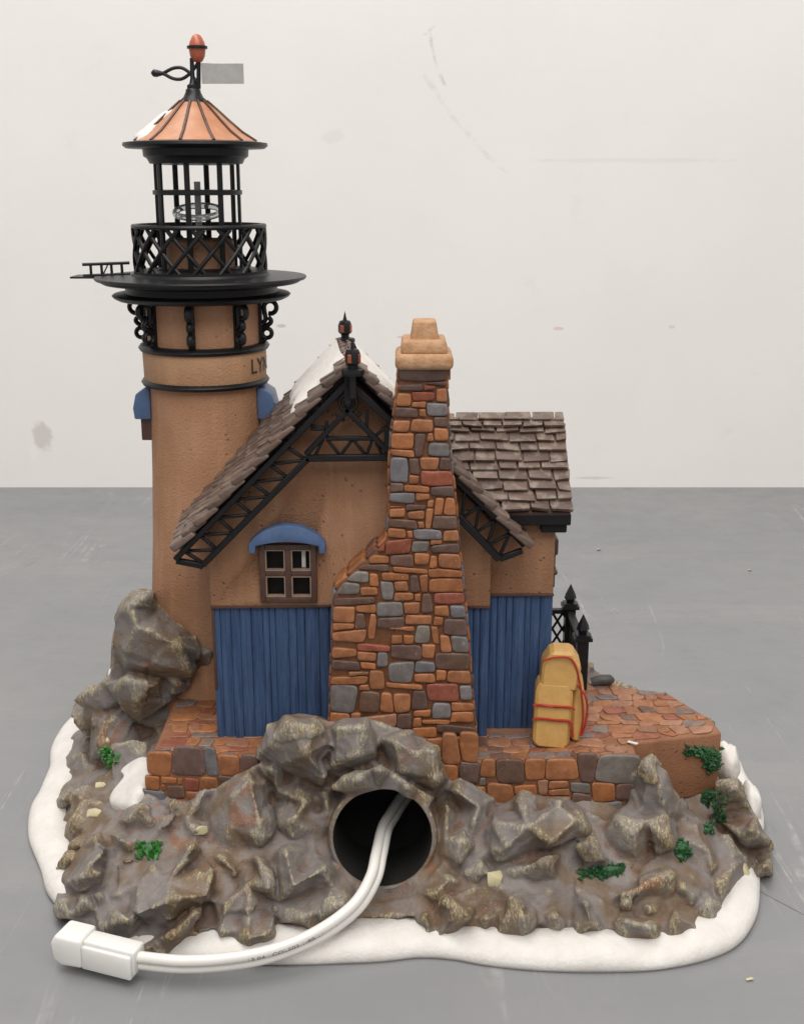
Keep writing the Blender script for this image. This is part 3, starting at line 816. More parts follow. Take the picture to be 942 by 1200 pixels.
# ---- moss and pebbles on the rock
def moss(px, py, w, h, mat, n_=16, roll=0, drop=0.0):
    b = MB(); r = random.Random(px * 7 + py)
    for _ in range(int(n_ * 1.7)):
        u = r.gauss(0, 0.3) * w; v = r.gauss(0, 0.28) * h
        u = max(-w / 2, min(w / 2, u)); v = max(-h / 2, min(h / 2, v))
        x = px + u * math.cos(roll) - v * math.sin(roll); y = py + u * math.sin(roll) + v * math.cos(roll)
        hh = SURF.ray_cast(EYEV, ray(x, y).normalized())
        if hh[0] is None: continue
        nrm = hh[1] if hh[1].dot(ray(x, y)) < 0 else -hh[1]
        q = hh[0] + nrm * r.uniform(0.0, 0.07)
        d = (Vector((r.uniform(-1, 1), r.uniform(-.6, .2), r.uniform(-1, .6))) + nrm * 0.4).normalized()
        ln = r.uniform(0.10, 0.20); sd = d.cross(nrm).normalized() if d.cross(nrm).length > 0.01 else Vector((1, 0, 0))
        k = [b.vert(q - d * ln), b.vert(q + sd * ln * 0.42 + nrm * 0.03), b.vert(q + d * ln), b.vert(q - sd * ln * 0.42 + nrm * 0.03), b.vert(q + nrm * 0.13), b.vert(q - nrm * 0.06)]
        for t in range(4): b.face([k[t], k[(t+1) % 4], k[4]]); b.face([k[(t+1) % 4], k[t], k[5]])
    C_ = SURF.ray_cast(EYEV, ray(px, py).normalized())[0]
    if C_ is not None:                           # the cushion the leaves stand on
        k = pxcm(C_); sx = Vector((math.cos(roll), 0, -math.sin(roll)))
        n0 = len(b.v)
        for ii in range(7):
            for kk in range(10):
                ph = math.pi * ii / 6; th = 2 * math.pi * kk / 10
                u = math.sin(ph) * math.cos(th) * w * 0.52 / k; v = math.cos(ph) * h * 0.46 / k; d_ = math.sin(ph) * math.sin(th)
                q = C_ + sx * u + Vector((math.sin(roll) * v, 0.25 * v, math.cos(roll) * v)) + ray(px, py).normalized() * (-0.10 * d_)
                b.vert(q * 1.0 + Vector((0, 0, 0.02)) * noise.noise(q * 4))
        for ii in range(6):
            for kk in range(10): b.face([n0 + ii*10 + kk, n0 + ii*10 + (kk+1) % 10, n0 + (ii+1)*10 + (kk+1) % 10, n0 + (ii+1)*10 + kk])
    return b.build('moss_clump', mat, rock, smooth=50)

# ------------------------------------------------------------------ stone terrace
OR, BR, GR, RE, PK = (0.335, 0.132, 0.052), (0.128, 0.074, 0.056), (0.172, 0.158, 0.156), (0.275, 0.080, 0.046), (0.33, 0.160, 0.092)
CC = {'o': OR, 'b': BR, 'g': GR, 'r': RE, 'p': PK}
def colj(k):
    c = CC[k]; f = RND.uniform(0.82, 1.15); w = RND.uniform(-0.12, 0.12)
    return (c[0] * f * (1 + w * 0.4), c[1] * f, c[2] * f * (1 - w))
TZ = 4.42
terr_poly = [(-8.32,35.62),(-4.85,35.26),(7.77,35.26),(7.83,36.66),(11.05,37.45),(10.95,38.5),(9.9,40.75),(7.15,41.7),(7.1,44.9),(-6.6,43.6),(-7.6,42.7),(-8.35,41.1)]
b = MB()
b.prism(terr_poly, 'z', 2.0, TZ)
terr = b.build('terrace', M['terr'], root, bevel=0.12, seg=3, smooth=50)
cut = MB(); cyl(cut, HOLE_C, HOLE_AX, HOLE_R, -3.9, 3.0, 64)
cut_o = cut.build('cutter', M['cavity'], root); cut_o.parent = None
terr.data = evaluated(terr.data.copy(), [m_bool]); terr.data.name = 'terrace'
bpy.data.objects.remove(cut_o)
def dist_seg(p, a, b_):
    ab = b_ - a; t = max(0, min(1, (p - a).dot(ab) / ab.length_squared)); return (p - a - ab * t).length
house_lo, house_hi = (-6.2, 37.05), (5.05, 42)
b = MB(); y = 35.34
keep_poly = [(x + (0 - x) * 0.012, yy + (40 - yy) * 0.022) for x, yy in terr_poly]
while y < 44.9:
    hgt = RND.uniform(0.36, 0.66); x = -8.6 + RND.uniform(-.4, 0)
    while x < 11.2:
        wd = RND.uniform(0.42, 1.0)
        sk = RND.uniform(-.1, .1)
        gp = 0.022
        poly = [(x + gp + sk, y + gp + RND.uniform(-.11, .11)), (x + wd - gp + sk, y + gp + RND.uniform(-.11, .11)), (x + wd - gp - sk, y + hgt - gp + RND.uniform(-.11, .11)), (x + gp - sk, y + hgt - gp + RND.uniform(-.11, .11))]
        cx, cy = x + wd / 2, y + hgt / 2
        if inside((cx, cy), keep_poly) and not (house_lo[0] < cx < house_hi[0] and house_lo[1] + .2 < cy < house_hi[1]):
            q = []
            for p in poly:
                t = 1.0
                while t > 0.1 and not inside((cx + (p[0] - cx) * t, cy + (p[1] - cy) * t), keep_poly): t -= 0.08
                q.append((cx + (p[0] - cx) * t, cy + (p[1] - cy) * t))
            k = RND.choices('orgbp', (5, 1.1, 1.6, 1.1, 3))[0]
            c_ = colj(k); c_ = tuple(v * 0.8 + 0.2 * o for v, o in zip(c_, PK))
            b.stone(q, lambda u, v, h: Vector((u, v, TZ + h)), c_, H=0.05, inset=0.06, rnd=0.4)
        x += wd
    y += hgt
b.build('paving', M['stone'], terr, smooth=180)
# the facing stones of the two front walls
Z4 = [(75,205,165,300,'b'),(165,215,240,285,'o'),(240,220,395,315,'b'),(345,215,465,290,'o'),(465,215,615,290,'o'),(618,190,695,298,'b'),(705,195,875,298,'g'),(160,265,195,310,'g'),(195,290,318,372,'o'),(325,305,428,360,'o'),(432,282,480,350,'p'),(480,288,570,325,'o'),(480,330,580,358,'o'),(575,300,670,350,'g'),(585,345,685,415,'b'),(678,302,782,385,'o'),(790,308,880,368,'b'),(140,318,190,345,'o'),(330,365,430,400,'r'),(435,362,580,400,'o'),(690,390,790,430,'g'),(20,100,70,235,'o'),(76,95,128,200,'o'),(-30,200,60,300,'o'),(50,300,135,345,'o')]
Z5 = [(105,595,222,712,'o'),(235,560,445,718,'b'),(450,565,530,705,'g'),(538,610,670,712,'o'),(672,610,760,690,'b'),(95,718,158,805,'o'),(160,722,262,765,'o'),(265,735,302,772,'o'),(165,772,192,805,'o'),(195,775,315,862,'b'),(310,728,410,810,'r'),(412,712,530,815,'o'),(80,815,180,870,'g'),(335,820,460,880,'o'),(200,865,330,900,'r'),(465,815,560,880,'o'),(535,715,640,790,'b')]
def clip(poly, n_, d):                          # keep the side n.p <= d
    out = []
    for k in range(len(poly)):
        a, c = poly[k], poly[(k+1) % len(poly)]
        da, dc = n_.dot(a) - d, n_.dot(c) - d
        if da <= 0: out.append(a)
        if da * dc < 0: out.append(a.lerp(c, da / (da - dc)))
    return out
def grow(rects, lim, joint=0.018, skew=0.17):
    polys = []
    for i, A in enumerate(rects):
        e = 0.19
        P = [Vector((A[0]-e, A[1]-e)), Vector((A[2]+e, A[1]-e)), Vector((A[2]+e, A[3]+e)), Vector((A[0]-e, A[3]+e))]
        for j, Bq in enumerate(rects):
            if i == j: continue
            gx = max(A[0], Bq[0]) - min(A[2], Bq[2]); gy = max(A[1], Bq[1]) - min(A[3], Bq[3])
            if gx > 0.40 or gy > 0.40 or (gx > 0.02 and gy > 0.02): continue
            rr = random.Random(min(i, j) * 997 + max(i, j)); ph = rr.uniform(-skew, skew)
            if gx >= gy:
                m = Vector(((max(A[0], Bq[0]) + min(A[2], Bq[2])) / 2, (max(A[1], Bq[1]) + min(A[3], Bq[3])) / 2)); nr = Vector((math.cos(ph), math.sin(ph)))
            else:
                m = Vector(((max(A[0], Bq[0]) + min(A[2], Bq[2])) / 2, (max(A[1], Bq[1]) + min(A[3], Bq[3])) / 2)); nr = Vector((math.sin(ph * .6), math.cos(ph * .6)))
            ca = Vector(((A[0]+A[2])/2, (A[1]+A[3])/2))
            if nr.dot(ca - m) > 0: nr = -nr
            if len(P) > 2: P = clip(P, nr, nr.dot(m) - joint)
        if lim:
            for sg, fn in ((-1, lim[0]), (1, lim[1])):
                if len(P) < 3: break
                z0, z1 = A[1], A[3]; a = Vector((fn(z0), z0)); c = Vector((fn(z1), z1)); d = (c - a).normalized()
                nr = Vector((d.y, -d.x)) * sg; P = clip(P, nr, nr.dot(a) - 0.01)
        polys.append(P)
    return polys
def front_stones(b, data, sc, ox, oy, Yf, H, ins=0.14, lim=None):
    rects = []
    if isinstance(data, list) and isinstance(data[0], tuple) and len(data[0]) == 2:
        groups = data
    else: groups = [(data, (sc, ox, oy))]
    ks = []
    for dat, (sc_, ox_, oy_) in groups:
        for x0, y0, x1, y1, k in dat:
            a = (x0 / sc_ + ox_, y0 / sc_ + oy_); c = (x1 / sc_ + ox_, y1 / sc_ + oy_)
            y_ = Yf((a[0] + c[0]) / 2)
            p = WY(a[0], (a[1] + c[1]) / 2, y_); q = WY(c[0], (a[1] + c[1]) / 2, y_)
            rects.append((p.x, WY(a[0], c[1], y_).z, q.x, WY(a[0], a[1], y_).z)); ks.append(k)
    for P, k in zip(grow(rects, lim), ks):
        if len(P) < 3: continue
        # drop slivers of edge
        Q = [P[i] for i in range(len(P)) if (P[i] - P[i-1]).length > 0.03]
        if len(Q) < 3: continue
        b.stone([(p.x, p.y) for p in Q], lambda u, v, h: Vector((u, Yf2(u, Yf) - h, v)), colj(k), H=H, inset=ins)
def front_stones_old(b, data, sc, ox, oy, Yf, H, ins=0.14):
    for x0, y0, x1, y1, k in data:
        g_ = 5
        P4 = [((x0+g_)/sc+ox, (y0+g_)/sc+oy), ((x1-g_)/sc+ox, (y0+g_)/sc+oy), ((x1-g_)/sc+ox, (y1-g_)/sc+oy), ((x0+g_)/sc+ox, (y1-g_)/sc+oy)]
        poly = []
        for p in P4:
            w = WY(p[0], p[1], Yf(p[0])); poly.append((w.x, w.z))
        b.stone(poly, lambda u, v, h: Vector((u, Yf2(u, Yf) - h, v)), colj(k), H=H, inset=ins)
def Yf2(x, Yf): return Yf(471 + x * 37.0)
b = MB()
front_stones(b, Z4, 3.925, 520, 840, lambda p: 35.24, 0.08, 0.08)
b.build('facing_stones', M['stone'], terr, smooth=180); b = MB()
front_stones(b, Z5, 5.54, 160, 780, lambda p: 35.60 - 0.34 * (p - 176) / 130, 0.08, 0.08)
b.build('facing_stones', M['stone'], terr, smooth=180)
b = MB()
P = WZ(741, 871, TZ + 0.07)
for dx, dy, s_ in ((0, 0, .15),):
    b.bar(P + Vector((dx - s_, dy + s_ * .6, 0.02)), P + Vector((dx + s_, dy - s_ * .6, 0.02)), 0.03, 0.12, up=(0.4, 1, 0))
b.build('paint_chip', M['snow'], terr)

# ------------------------------------------------------------------ cottage
XL, XR, YF, YB = -6.32, 2.91, 37.0, 42.0
RIDGE_Z, SLOPE = 17.25, math.radians(46.6)
cs, sn = math.cos(SLOPE), math.sin(SLOPE)
def ridge_x(y): return -1.52 - 0.09 * (y - 36)
def roofp(y, s_, side, h=0.0):                  # s_ down the slope, h off it
    return Vector((ridge_x(y) + side * (s_ * cs + h * sn), y, RIDGE_Z - s_ * sn + h * cs))
def wall_top(x): return RIDGE_Z - 0.35 - abs(x - ridge_x(37)) * math.tan(SLOPE)
# plastered upper wall
b = MB()
WIN = (WY(304, 634, 37).x, WY(371, 634, 37).x, WY(340, 704, 37).z, WY(340, 636, 37).z)
poly = [(XL, 9.2), (XR, 9.2), (XR, wall_top(XR)), (ridge_x(37), RIDGE_Z - 0.35), (XL, wall_top(XL))]
b.prism(poly, 'y', YF - 0.08, YB)
hw_ = b.build('cottage_wall', M['wallp'], root, bevel=0.07, seg=2, smooth=50)
def cut_box(o, lo, hi):
    c = MB(); c.box(lo, hi); k = c.build('cutter', M['dark'], root); k.parent = None
    def mb_(w):
        m = w.modifiers.new('b', 'BOOLEAN'); m.operation = 'DIFFERENCE'; m.object = k; m.solver = 'EXACT'
    src = o.data.copy()
    m2 = evaluated(src, [mb_]); m2.name = o.name; o.data = m2
    bpy.data.objects.remove(k)
cut_box(hw_, (WIN[0] + 0.12 - ROOT.x + 0, 36.5 - 0, WIN[2] + 0.12), (WIN[1] - 0.12, 38.6, WIN[3] - 0.12))
# board cladding
def boards(name, x0, x1, yf, z0, z1, parent, seed, wd=0.36):
    r = random.Random(seed); b = MB(); x = x0
    xs = []
    while x < x1 - 0.08:
        w = min(r.uniform(wd * 0.55, wd * 1.35), x1 - x); xs.append((x, x + w)); x += w
    for a0, a1 in xs:
        dy = r.uniform(0, 0.03); g_ = 0.004
        sl = r.uniform(-.012, .012)
        b.prism([(a0 + g_, yf - dy), (a0 + g_ + 0.022, yf - dy - 0.028), (a1 - g_ - 0.022, yf - dy - 0.028 + sl), (a1 - g_, yf - dy + sl), (a1 - g_, yf + 0.2), (a0 + g_, yf + 0.2)], 'z', z0, z1)
    return b.build(name, M['blue'], parent, smooth=60)
b = MB(); b.box((XL + 0.10, YF + 0.14, TZ - 0.1), (XR - 0.06, YB, 9.2)); lower = b.build('board_cladding', M['blue'], root)
boards('boarding', XL + 0.02, -2.15, YF + 0.06, TZ + 0.0, 9.19, lower, 3)
boards('boarding', 2.1, XR - 0.02, YF + 0.06, TZ + 0.0, 9.19, lower, 4)
b = MB(); b.bar((XL + 0.0, YF - 0.02, 9.19), (-2.2, YF - 0.02, 9.24), 0.09, 0.16)
b.build('sill_rail', M['brown'], root, bevel=0.02, smooth=40); b = MB()
b.bar((2.2, YF - 0.02, 9.19), (XR, YF - 0.02, 9.19), 0.08, 0.14)
b.build('sill_rail', M['brown'], root, bevel=0.02, smooth=40); b = MB()
b.bar((XL + 0.06, YF + 0.06, 6.2), (XL + 0.06, YF + 0.06, 9.15), 0.10, 0.14)
b.build('corner_strip', M['brown'], root, bevel=0.02, smooth=40)

# window with arched hood
b = MB(); x0, x1, z0, z1 = WIN; yw = YF - 0.08
def ringframe(b, x0, x1, z0, z1, t, ya, yb):
    b.box((x0, ya, z0), (x0 + t, yb, z1)); b.box((x1 - t, ya, z0), (x1, yb, z1))
    b.box((x0 + t, ya, z0), (x1 - t, yb, z0 + t)); b.box((x0 + t, ya, z1 - t), (x1 - t, yb, z1))
ringframe(b, x0, x1, z0, z1, 0.19, yw - 0.14, yw + 0.22)
xm, zm = (x0 + x1) / 2, (z0 + z1) / 2
b.box((xm - 0.10, yw - 0.13, z0 + 0.19), (xm + 0.10, yw + 0.2, z1 - 0.19))
b.box((x0 + 0.19, yw - 0.12, zm - 0.09), (xm - 0.10, yw + 0.2, zm + 0.09)); b.box((xm + 0.10, yw - 0.12, zm - 0.09), (x1 - 0.19, yw + 0.2, zm + 0.09))
win = b.build('window', M['brown'], root, bevel=0.025, seg=2, smooth=40)
b = MB()
for (a0, a1) in ((x0 + 0.19, xm - 0.10), (xm + 0.10, x1 - 0.19)):
    for (c0, c1_) in ((z0 + 0.19, zm - 0.09), (zm + 0.09, z1 - 0.19)):
        ringframe(b, a0 + .003, a1 - .003, c0 + .003, c1_ - .003, 0.035, yw - 0.10, yw + 0.1)
b.build('glazing_bead', M['palebrown'], win, smooth=30)
b = MB(); b.box((x0 + 0.15, yw + 0.42, z0 + 0.15), (x1 - 0.15, yw + 0.45, z1 - 0.15)); b.build('unlit_room_sheet', M['dark'], win)  # thin black sheet added behind the panes, painted as the unlit inside
b = MB(); b.box((xm + 0.42, yw + 0.25, zm + 0.10), (xm + 0.55, yw + 0.29, z1 - 0.30)); b.build('bulb_clip', M['snow'], win)
A = WY(293, 645, 36.8); Bq = WY(382, 645, 36.8); zt = WY(337, 613, 36.8).z
pts_o = []; pts_i = []
for k in range(17):
    t = k / 16; xx = A.x + (Bq.x - A.x) * t; arch = 1 - (2 * t - 1) ** 2
    pts_o.append((xx, A.z + 0.30 + (zt - A.z - 0.30) * arch ** 0.8))
zin = WY(337, 636, 36.8).z
poly = [(A.x, A.z - 0.02)] + pts_o + [(Bq.x, A.z - 0.02), (Bq.x - 0.20, A.z - 0.02), (Bq.x - 0.22, A.z + 0.22)] + [(Bq.x - 0.22 + (A.x - Bq.x + 0.44) * k / 8, A.z + 0.22 + (zin - A.z - 0.12) * (1 - (2 * k / 8 - 1) ** 2)) for k in range(1, 8)] + [(A.x + 0.22, A.z + 0.22), (A.x + 0.20, A.z - 0.02)]
b = MB(); b.prism(poly, 'y', yw - 0.42, yw + 0.05); b.build('window_hood', M['bluehood'], win, bevel=0.04, seg=2, smooth=40)

# ---- main roof
SH = [(0.118, 0.076, 0.060), (0.130, 0.084, 0.066), (0.102, 0.066, 0.053), (0.140, 0.095, 0.076)]
def shingle(b, C, ux, us, un, w, l, th, lift, r):
    # C: centre of the lower edge; us points up the slope
    c_ = r.choice(SH); f = r.uniform(0.85, 1.15); b.cur = tuple(v * f for v in c_)
    sk = r.uniform(-.04, .04)
    lo = lift + th
    P = []
    for (s_, z0, z1) in ((0, lift, lo), (l, 0.0, th * 0.6)):
        for sx in (-1, 1):
            for zz in (z0, z1):
                j = Vector((r.uniform(-.02, .02), r.uniform(-.02, .02), r.uniform(-.015, .015)))
                P.append(C + ux * (sx * w / 2 * (1.0 if s_ else 0.97) + sk * (1 if s_ else 0)) + us * (s_ + (sk * sx if not s_ else 0)) + un * zz + j)
    i = [b.vert(p) for p in P]
    for q in ((0,2,3,1),(4,5,7,6),(0,1,5,4),(2,6,7,3),(1,3,7,5),(0,4,6,2)): b.face([i[k] for k in q])
    b.cur = (1, 1, 1)
RL = {-1: 8.15, 1: 8.0}
Y0, Y1 = 35.95, 42.2
b = MB()
for side in (-1, 1):
    q = [roofp(Y0 + 0.55, 0.1, side, -0.08), roofp(Y1, 0.1, side, -0.08), roofp(Y1, RL[side], side, -0.08), roofp(Y0 + 0.55, RL[side], side, -0.08)]
    q2 = [roofp(Y0 + 0.55, 0.0, side, 0.0), roofp(Y1, 0.0, side, 0.0), roofp(Y1, RL[side], side, 0.0), roofp(Y0 + 0.55, RL[side], side, 0.0)]
    A = [b.vert(p) for p in q]; Bq = [b.vert(p) for p in q2]
    b.face(A); b.face(Bq[::-1])
    for k in range(4): b.face([A[k], A[(k+1) % 4], Bq[(k+1) % 4], Bq[k]])
roof = b.build('main_roof', M['truss'], root)
b = MB(); vg = MB(); r = random.Random(21)
for side in (-1, 1):
    un = Vector((side * sn, 0, cs)); us = Vector((-side * cs, 0, sn))
    s_ = RL[side] + 0.05; row = 0
    while s_ > 0.3:
        y = Y0 + (0.0 if row % 2 else -0.32) + r.uniform(-.05, .05)
        while y < Y1 - 0.1:
            w = r.uniform(0.5, 0.82)
            ya = max(y, Y0 + r.uniform(-.05, .05)); yb = min(y + w, Y1 + r.uniform(-.04, .04))
            if yb - ya > 0.18:
                C = roofp((ya + yb) / 2, s_ + r.uniform(-.04, .04), side)
                first = ya < Y0 + 0.1
                shingle(vg if first else b, C, Vector((0, 1, 0)), us, un, yb - ya - 0.03, min(0.9, s_ + 0.05), 0.27 if first else 0.17, 0.10 if first else 0.15, r)
            y += w
        s_ -= r.uniform(0.56, 0.64); row += 1
vg.build('verge_tiles', M['shingle'], roof, bevel=0.07, seg=3, smooth=60)
for k in range(9):                               # ridge tiles
    y = Y0 + 0.02 + k * 0.69
    for side in (-1, 1):
        C = roofp(y + 0.34, 0.42, side, 0.12)
        shingle(b, C, Vector((0, 1, 0)), Vector((-side * cs, 0, sn)), Vector((side * sn, 0, cs)), 0.66, 0.46, 0.13, 0.06, r)
b.build('shingles', M['shingle'], roof, bevel=0.035, seg=2, smooth=60)
# snow lying along the ridge
def roof_snow(side, ya, yb, sl, seed):
    b = MB(); nu, nv = 18, 12; g_ = []
    for i in range(nu + 1):
        row = []
        for k in range(nv + 1):
            u = i / nu; v = k / nv
            y = ya + (yb - ya) * u
            far = sl * (1 + 0.22 * noise.noise(Vector((y * 0.9, seed, 0))) - 0.35 * u * (1 if side > 0 else 0.2))
            s_ = far * v
            e = min(1, 7 * min(u, 1 - u)) * min(1, 6 * (1 - v)); e = math.sqrt(max(0, e))
            y += 0.18 * noise.noise(Vector((s_ * 1.2, seed * 2, u * 3)))
            row.append(b.vert(roofp(y, s_, side, 0.10 + 0.30 * e)))
        g_.append(row)
    for i in range(nu):
        for k in range(nv): b.face([g_[i][k], g_[i+1][k], g_[i+1][k+1], g_[i][k+1]])
    return b.build('roof_snow', M['snow'], roof, smooth=180)
roof_snow(-1, 37.2, 41.8, 2.7, 1.0)
roof_snow(1, 37.0, 40.9, 3.1, 4.0)

# ---- timber truss under the front overhang
TY = 36.28
b = MB()
def tb(p, q, w=0.20, d=0.26, dy=0.0):
    A = WY(p[0], p[1], TY + dy); C = WY(q[0], q[1], TY + dy); b.bar(A, C, w * 1.12, d)
tz = lambda x, y: (x / 2.617 + 190, y / 2.617 + 350)
tb((407, 449), (206, 655), 0.17, 0.30)                     # left principal
tb((410, 449), (468, 502), 0.20, 0.30)                     # right principal, behind the chimney
tb(tz(450, 488), (238, 662), 0.17, 0.24); tb((207, 657), (239, 663), 0.16, 0.22)
tb(tz(440, 489), tz(705, 486), 0.18, 0.24)
tb(tz(575, 335), tz(440, 478), 0.15, 0.20, .02); tb(tz(560, 335), tz(700, 475), 0.15, 0.20, .02)
tb(tz(502, 428), tz(645, 428), 0.12, 0.16, .03)
tb(tz(505, 375), tz(505, 425), 0.10, 0.14, .04); tb(tz(628, 340), tz(628, 405), 0.10, 0.14, .04)
tb(tz(690, 395), tz(690, 480), 0.16, 0.2, .03)
for p, q in (((505,430),(545,480)),((585,430),(548,480)),((585,432),(625,480)),((645,430),(628,478)),((655,440),(675,478)),((655,420),(690,390)),((500,400),(455,400)),((495,430),(470,480)),((530,350),(560,375)),((610,350),(585,375)),((455,390),(500,395))):
    tb(tz(*p), tz(*q), 0.085, 0.13, .05)
# bays of the long left rake
U = [Vector((408 + (206 - 408) * t, 449 + (656 - 449) * t)) for t in (0.36, 0.46, 0.56, 0.66, 0.76, 0.86, 0.95)]
Lc0 = Vector(tz(450, 488)); Lc1 = Vector((238, 662))
Lw = [Lc0.lerp(Lc1, t) for t in (0.02, 0.19, 0.36, 0.53, 0.70, 0.86, 0.99)]
for k in range(7):
    tb(tuple(U[k]), tuple(Lw[k]), 0.10, 0.14, .04)
    if k < 6: tb(tuple(U[k + 1]), tuple(Lw[k]), 0.085, 0.13, .05)
# right rake below the chimney
tb((502, 531), (616, 637), 0.20, 0.30, .0)
tb((530, 598), (585, 655), 0.20, 0.24); tb((585, 655), (612, 645), 0.16, 0.22)
for p, q in (((545,572),(541,608)),((562,592),(556,625)),((541,608),(562,592)),((580,610),(570,640)),((556,625),(580,610)),((597,625),(585,652)),((570,640),(597,625))):
    tb(p, q, 0.09, 0.13, .04)
tr = b.build('gable_truss', M['truss'], root, bevel=0.025, seg=1, smooth=40)
b = MB(); C = WY(408, 472, TY - 0.02)
b.tube([C + Vector((0.27 * math.cos(t), 0, 0.27 * math.sin(t))) for t in [2*math.pi*k/20 for k in range(20)]], 0.06, 8, True)
b.bar(C + Vector((0, -0.02, 1.0)), C + Vector((0, -0.02, -0.05)), 0.22, 0.2); b.lathe([(0.0, -0.22), (0.13, -0.1), (0.15, 0.02), (0.1, 0.12), (0, 0.16)], C, 14)
b.build('pendant', M['truss'], tr, smooth=50)

# ---- the two little roof lanterns
for (px, yb, Y) in ((413.5, 436, 35.98), (404.5, 399, 42.0)):
    base = WY(px, yb, Y); k = pxcm(base)
    H_ = 38 / k * (1.0 if Y < 40 else 0.86); W_ = 9.0 / k * (1.0 if Y < 40 else .86)
    b = MB()
    b.lathe([(W_ * 1.35, -0.10), (W_ * 1.5, -0.02), (W_ * 1.45, 0.08), (W_ * 0.6, 0.12), (W_ * 0.62, H_ * 0.22), (W_ * 0.95, H_ * 0.27), (W_ * 0.98, H_ * 0.58), (W_ * 0.78, H_ * 0.70), (W_ * 0.3, H_ * 0.74), (W_ * 0.2, H_ * 0.85), (0.0, H_ * 1.06)], base, 8)
    b.bar(base + Vector((0, 0, -0.8)), base, 0.18, 0.18)
    rl = b.build('roof_lantern', M['black'], roof if False else root, bevel=0.015, seg=1, smooth=25)
    for ang in (-112.5, -22.5, 67.5, 157.5):
        g2 = MB()
        a_ = math.radians(ang); d = Vector((math.cos(a_), math.sin(a_), 0)); t_ = Vector((-d.y, d.x, 0))
        c_ = base + d * (W_ * 0.93)
        q = [c_ + t_ * sx * W_ * 0.27 + Vector((0, 0, H_ * zz)) + d * dd for dd in (-0.01, 0.03) for sx, zz in ((-1, .30), (1, .30), (1, .56), (-1, .56))]
        i = [g2.vert(p) for p in q]
        for f_ in ((0,3,2,1),(4,5,6,7),(0,1,5,4),(1,2,6,5),(2,3,7,6),(3,0,4,7)): g2.face([i[k_] for k_ in f_])
        g2.build('lantern_glass', M['amber'], rl, bevel=0.012, seg=1)

# ------------------------------------------------------------------ chimney
CY = 35.62
Rp = [(522,428),(524,470),(526,520),(530,560),(536,610),(539,650),(543,690),(548,745),(553,810),(557,860),(559,905)]
Lp = [(469,428),(465,470),(459,505),(457,540),(457,600),(453,632),(432,655),(413,672),(396,688),(391,700),(390,740),(388,800),(386,850),(385,905)]
poly = [(WY(x, y, CY + 0.1).x, WY(x, y, CY + 0.1).z) for x, y in Lp[::-1]] 
poly = poly + [(WY(x, y, CY + 0.1).x, WY(x, y, CY + 0.1).z) for x, y in Rp]
b = MB(); b.prism(poly, 'y', CY + 0.02, 37.4)
b.cur = (0.30, 0.105, 0.04)
ch = None
b.c = [(0.17, 0.068, 0.030)] * len(b.v)
ch = b.build('chimney', M['stone'], root, bevel=0.09, seg=2, smooth=50)
S1 = [(225,480,610,590,'b'),(215,600,415,670,'b'),(420,590,530,655,'r'),(480,560,610,630,'b'),(180,680,315,795,'o'),(325,655,515,760,'r'),(525,640,625,760,'o'),(320,735,440,810,'o'),(165,800,375,905,'b'),(380,815,445,885,'o'),(450,760,615,885,'g'),(170,920,300,1020,'o'),(310,895,505,1030,'o'),(515,885,630,980,'b'),(515,975,635,1095,'o'),(440,1020,505,1105,'o'),(120,1025,335,1165,'o'),(345,1035,455,1230,'b'),(465,1105,640,1235,'g')]
S2 = [(205,50,390,105,'o'),(205,115,340,310,'g'),(350,118,432,250,'b'),(345,258,425,328,'o'),(440,110,590,210,'o'),(600,112,690,210,'b'),(445,222,690,350,'r'),(205,325,300,395,'b'),(310,335,505,405,'o'),(530,345,690,438,'b'),(215,400,392,510,'g'),(405,400,520,468,'o'),(315,475,488,545,'b'),(498,455,552,525,'o'),(556,452,632,590,'o'),(638,438,705,592,'o'),(200,527,325,605,'o'),(340,550,475,635,'o'),(484,532,542,695,'o'),(545,592,715,700,'b'),(215,612,412,700,'b'),(420,640,472,695,'o'),(185,690,322,770,'o'),(332,725,378,775,'o'),(388,705,612,795,'g'),(625,722,720,802,'o'),(150,785,370,915,'r'),(85,790,150,860,'r'),(365,805,515,895,'g'),(520,780,620,860,'o'),(540,805,740,915,'b'),(70,920,180,985,'o'),(190,905,380,1025,'b'),(395,900,515,990,'o'),(520,925,580,1020,'o'),(588,895,745,1025,'o'),(205,515,310,525,'o')]
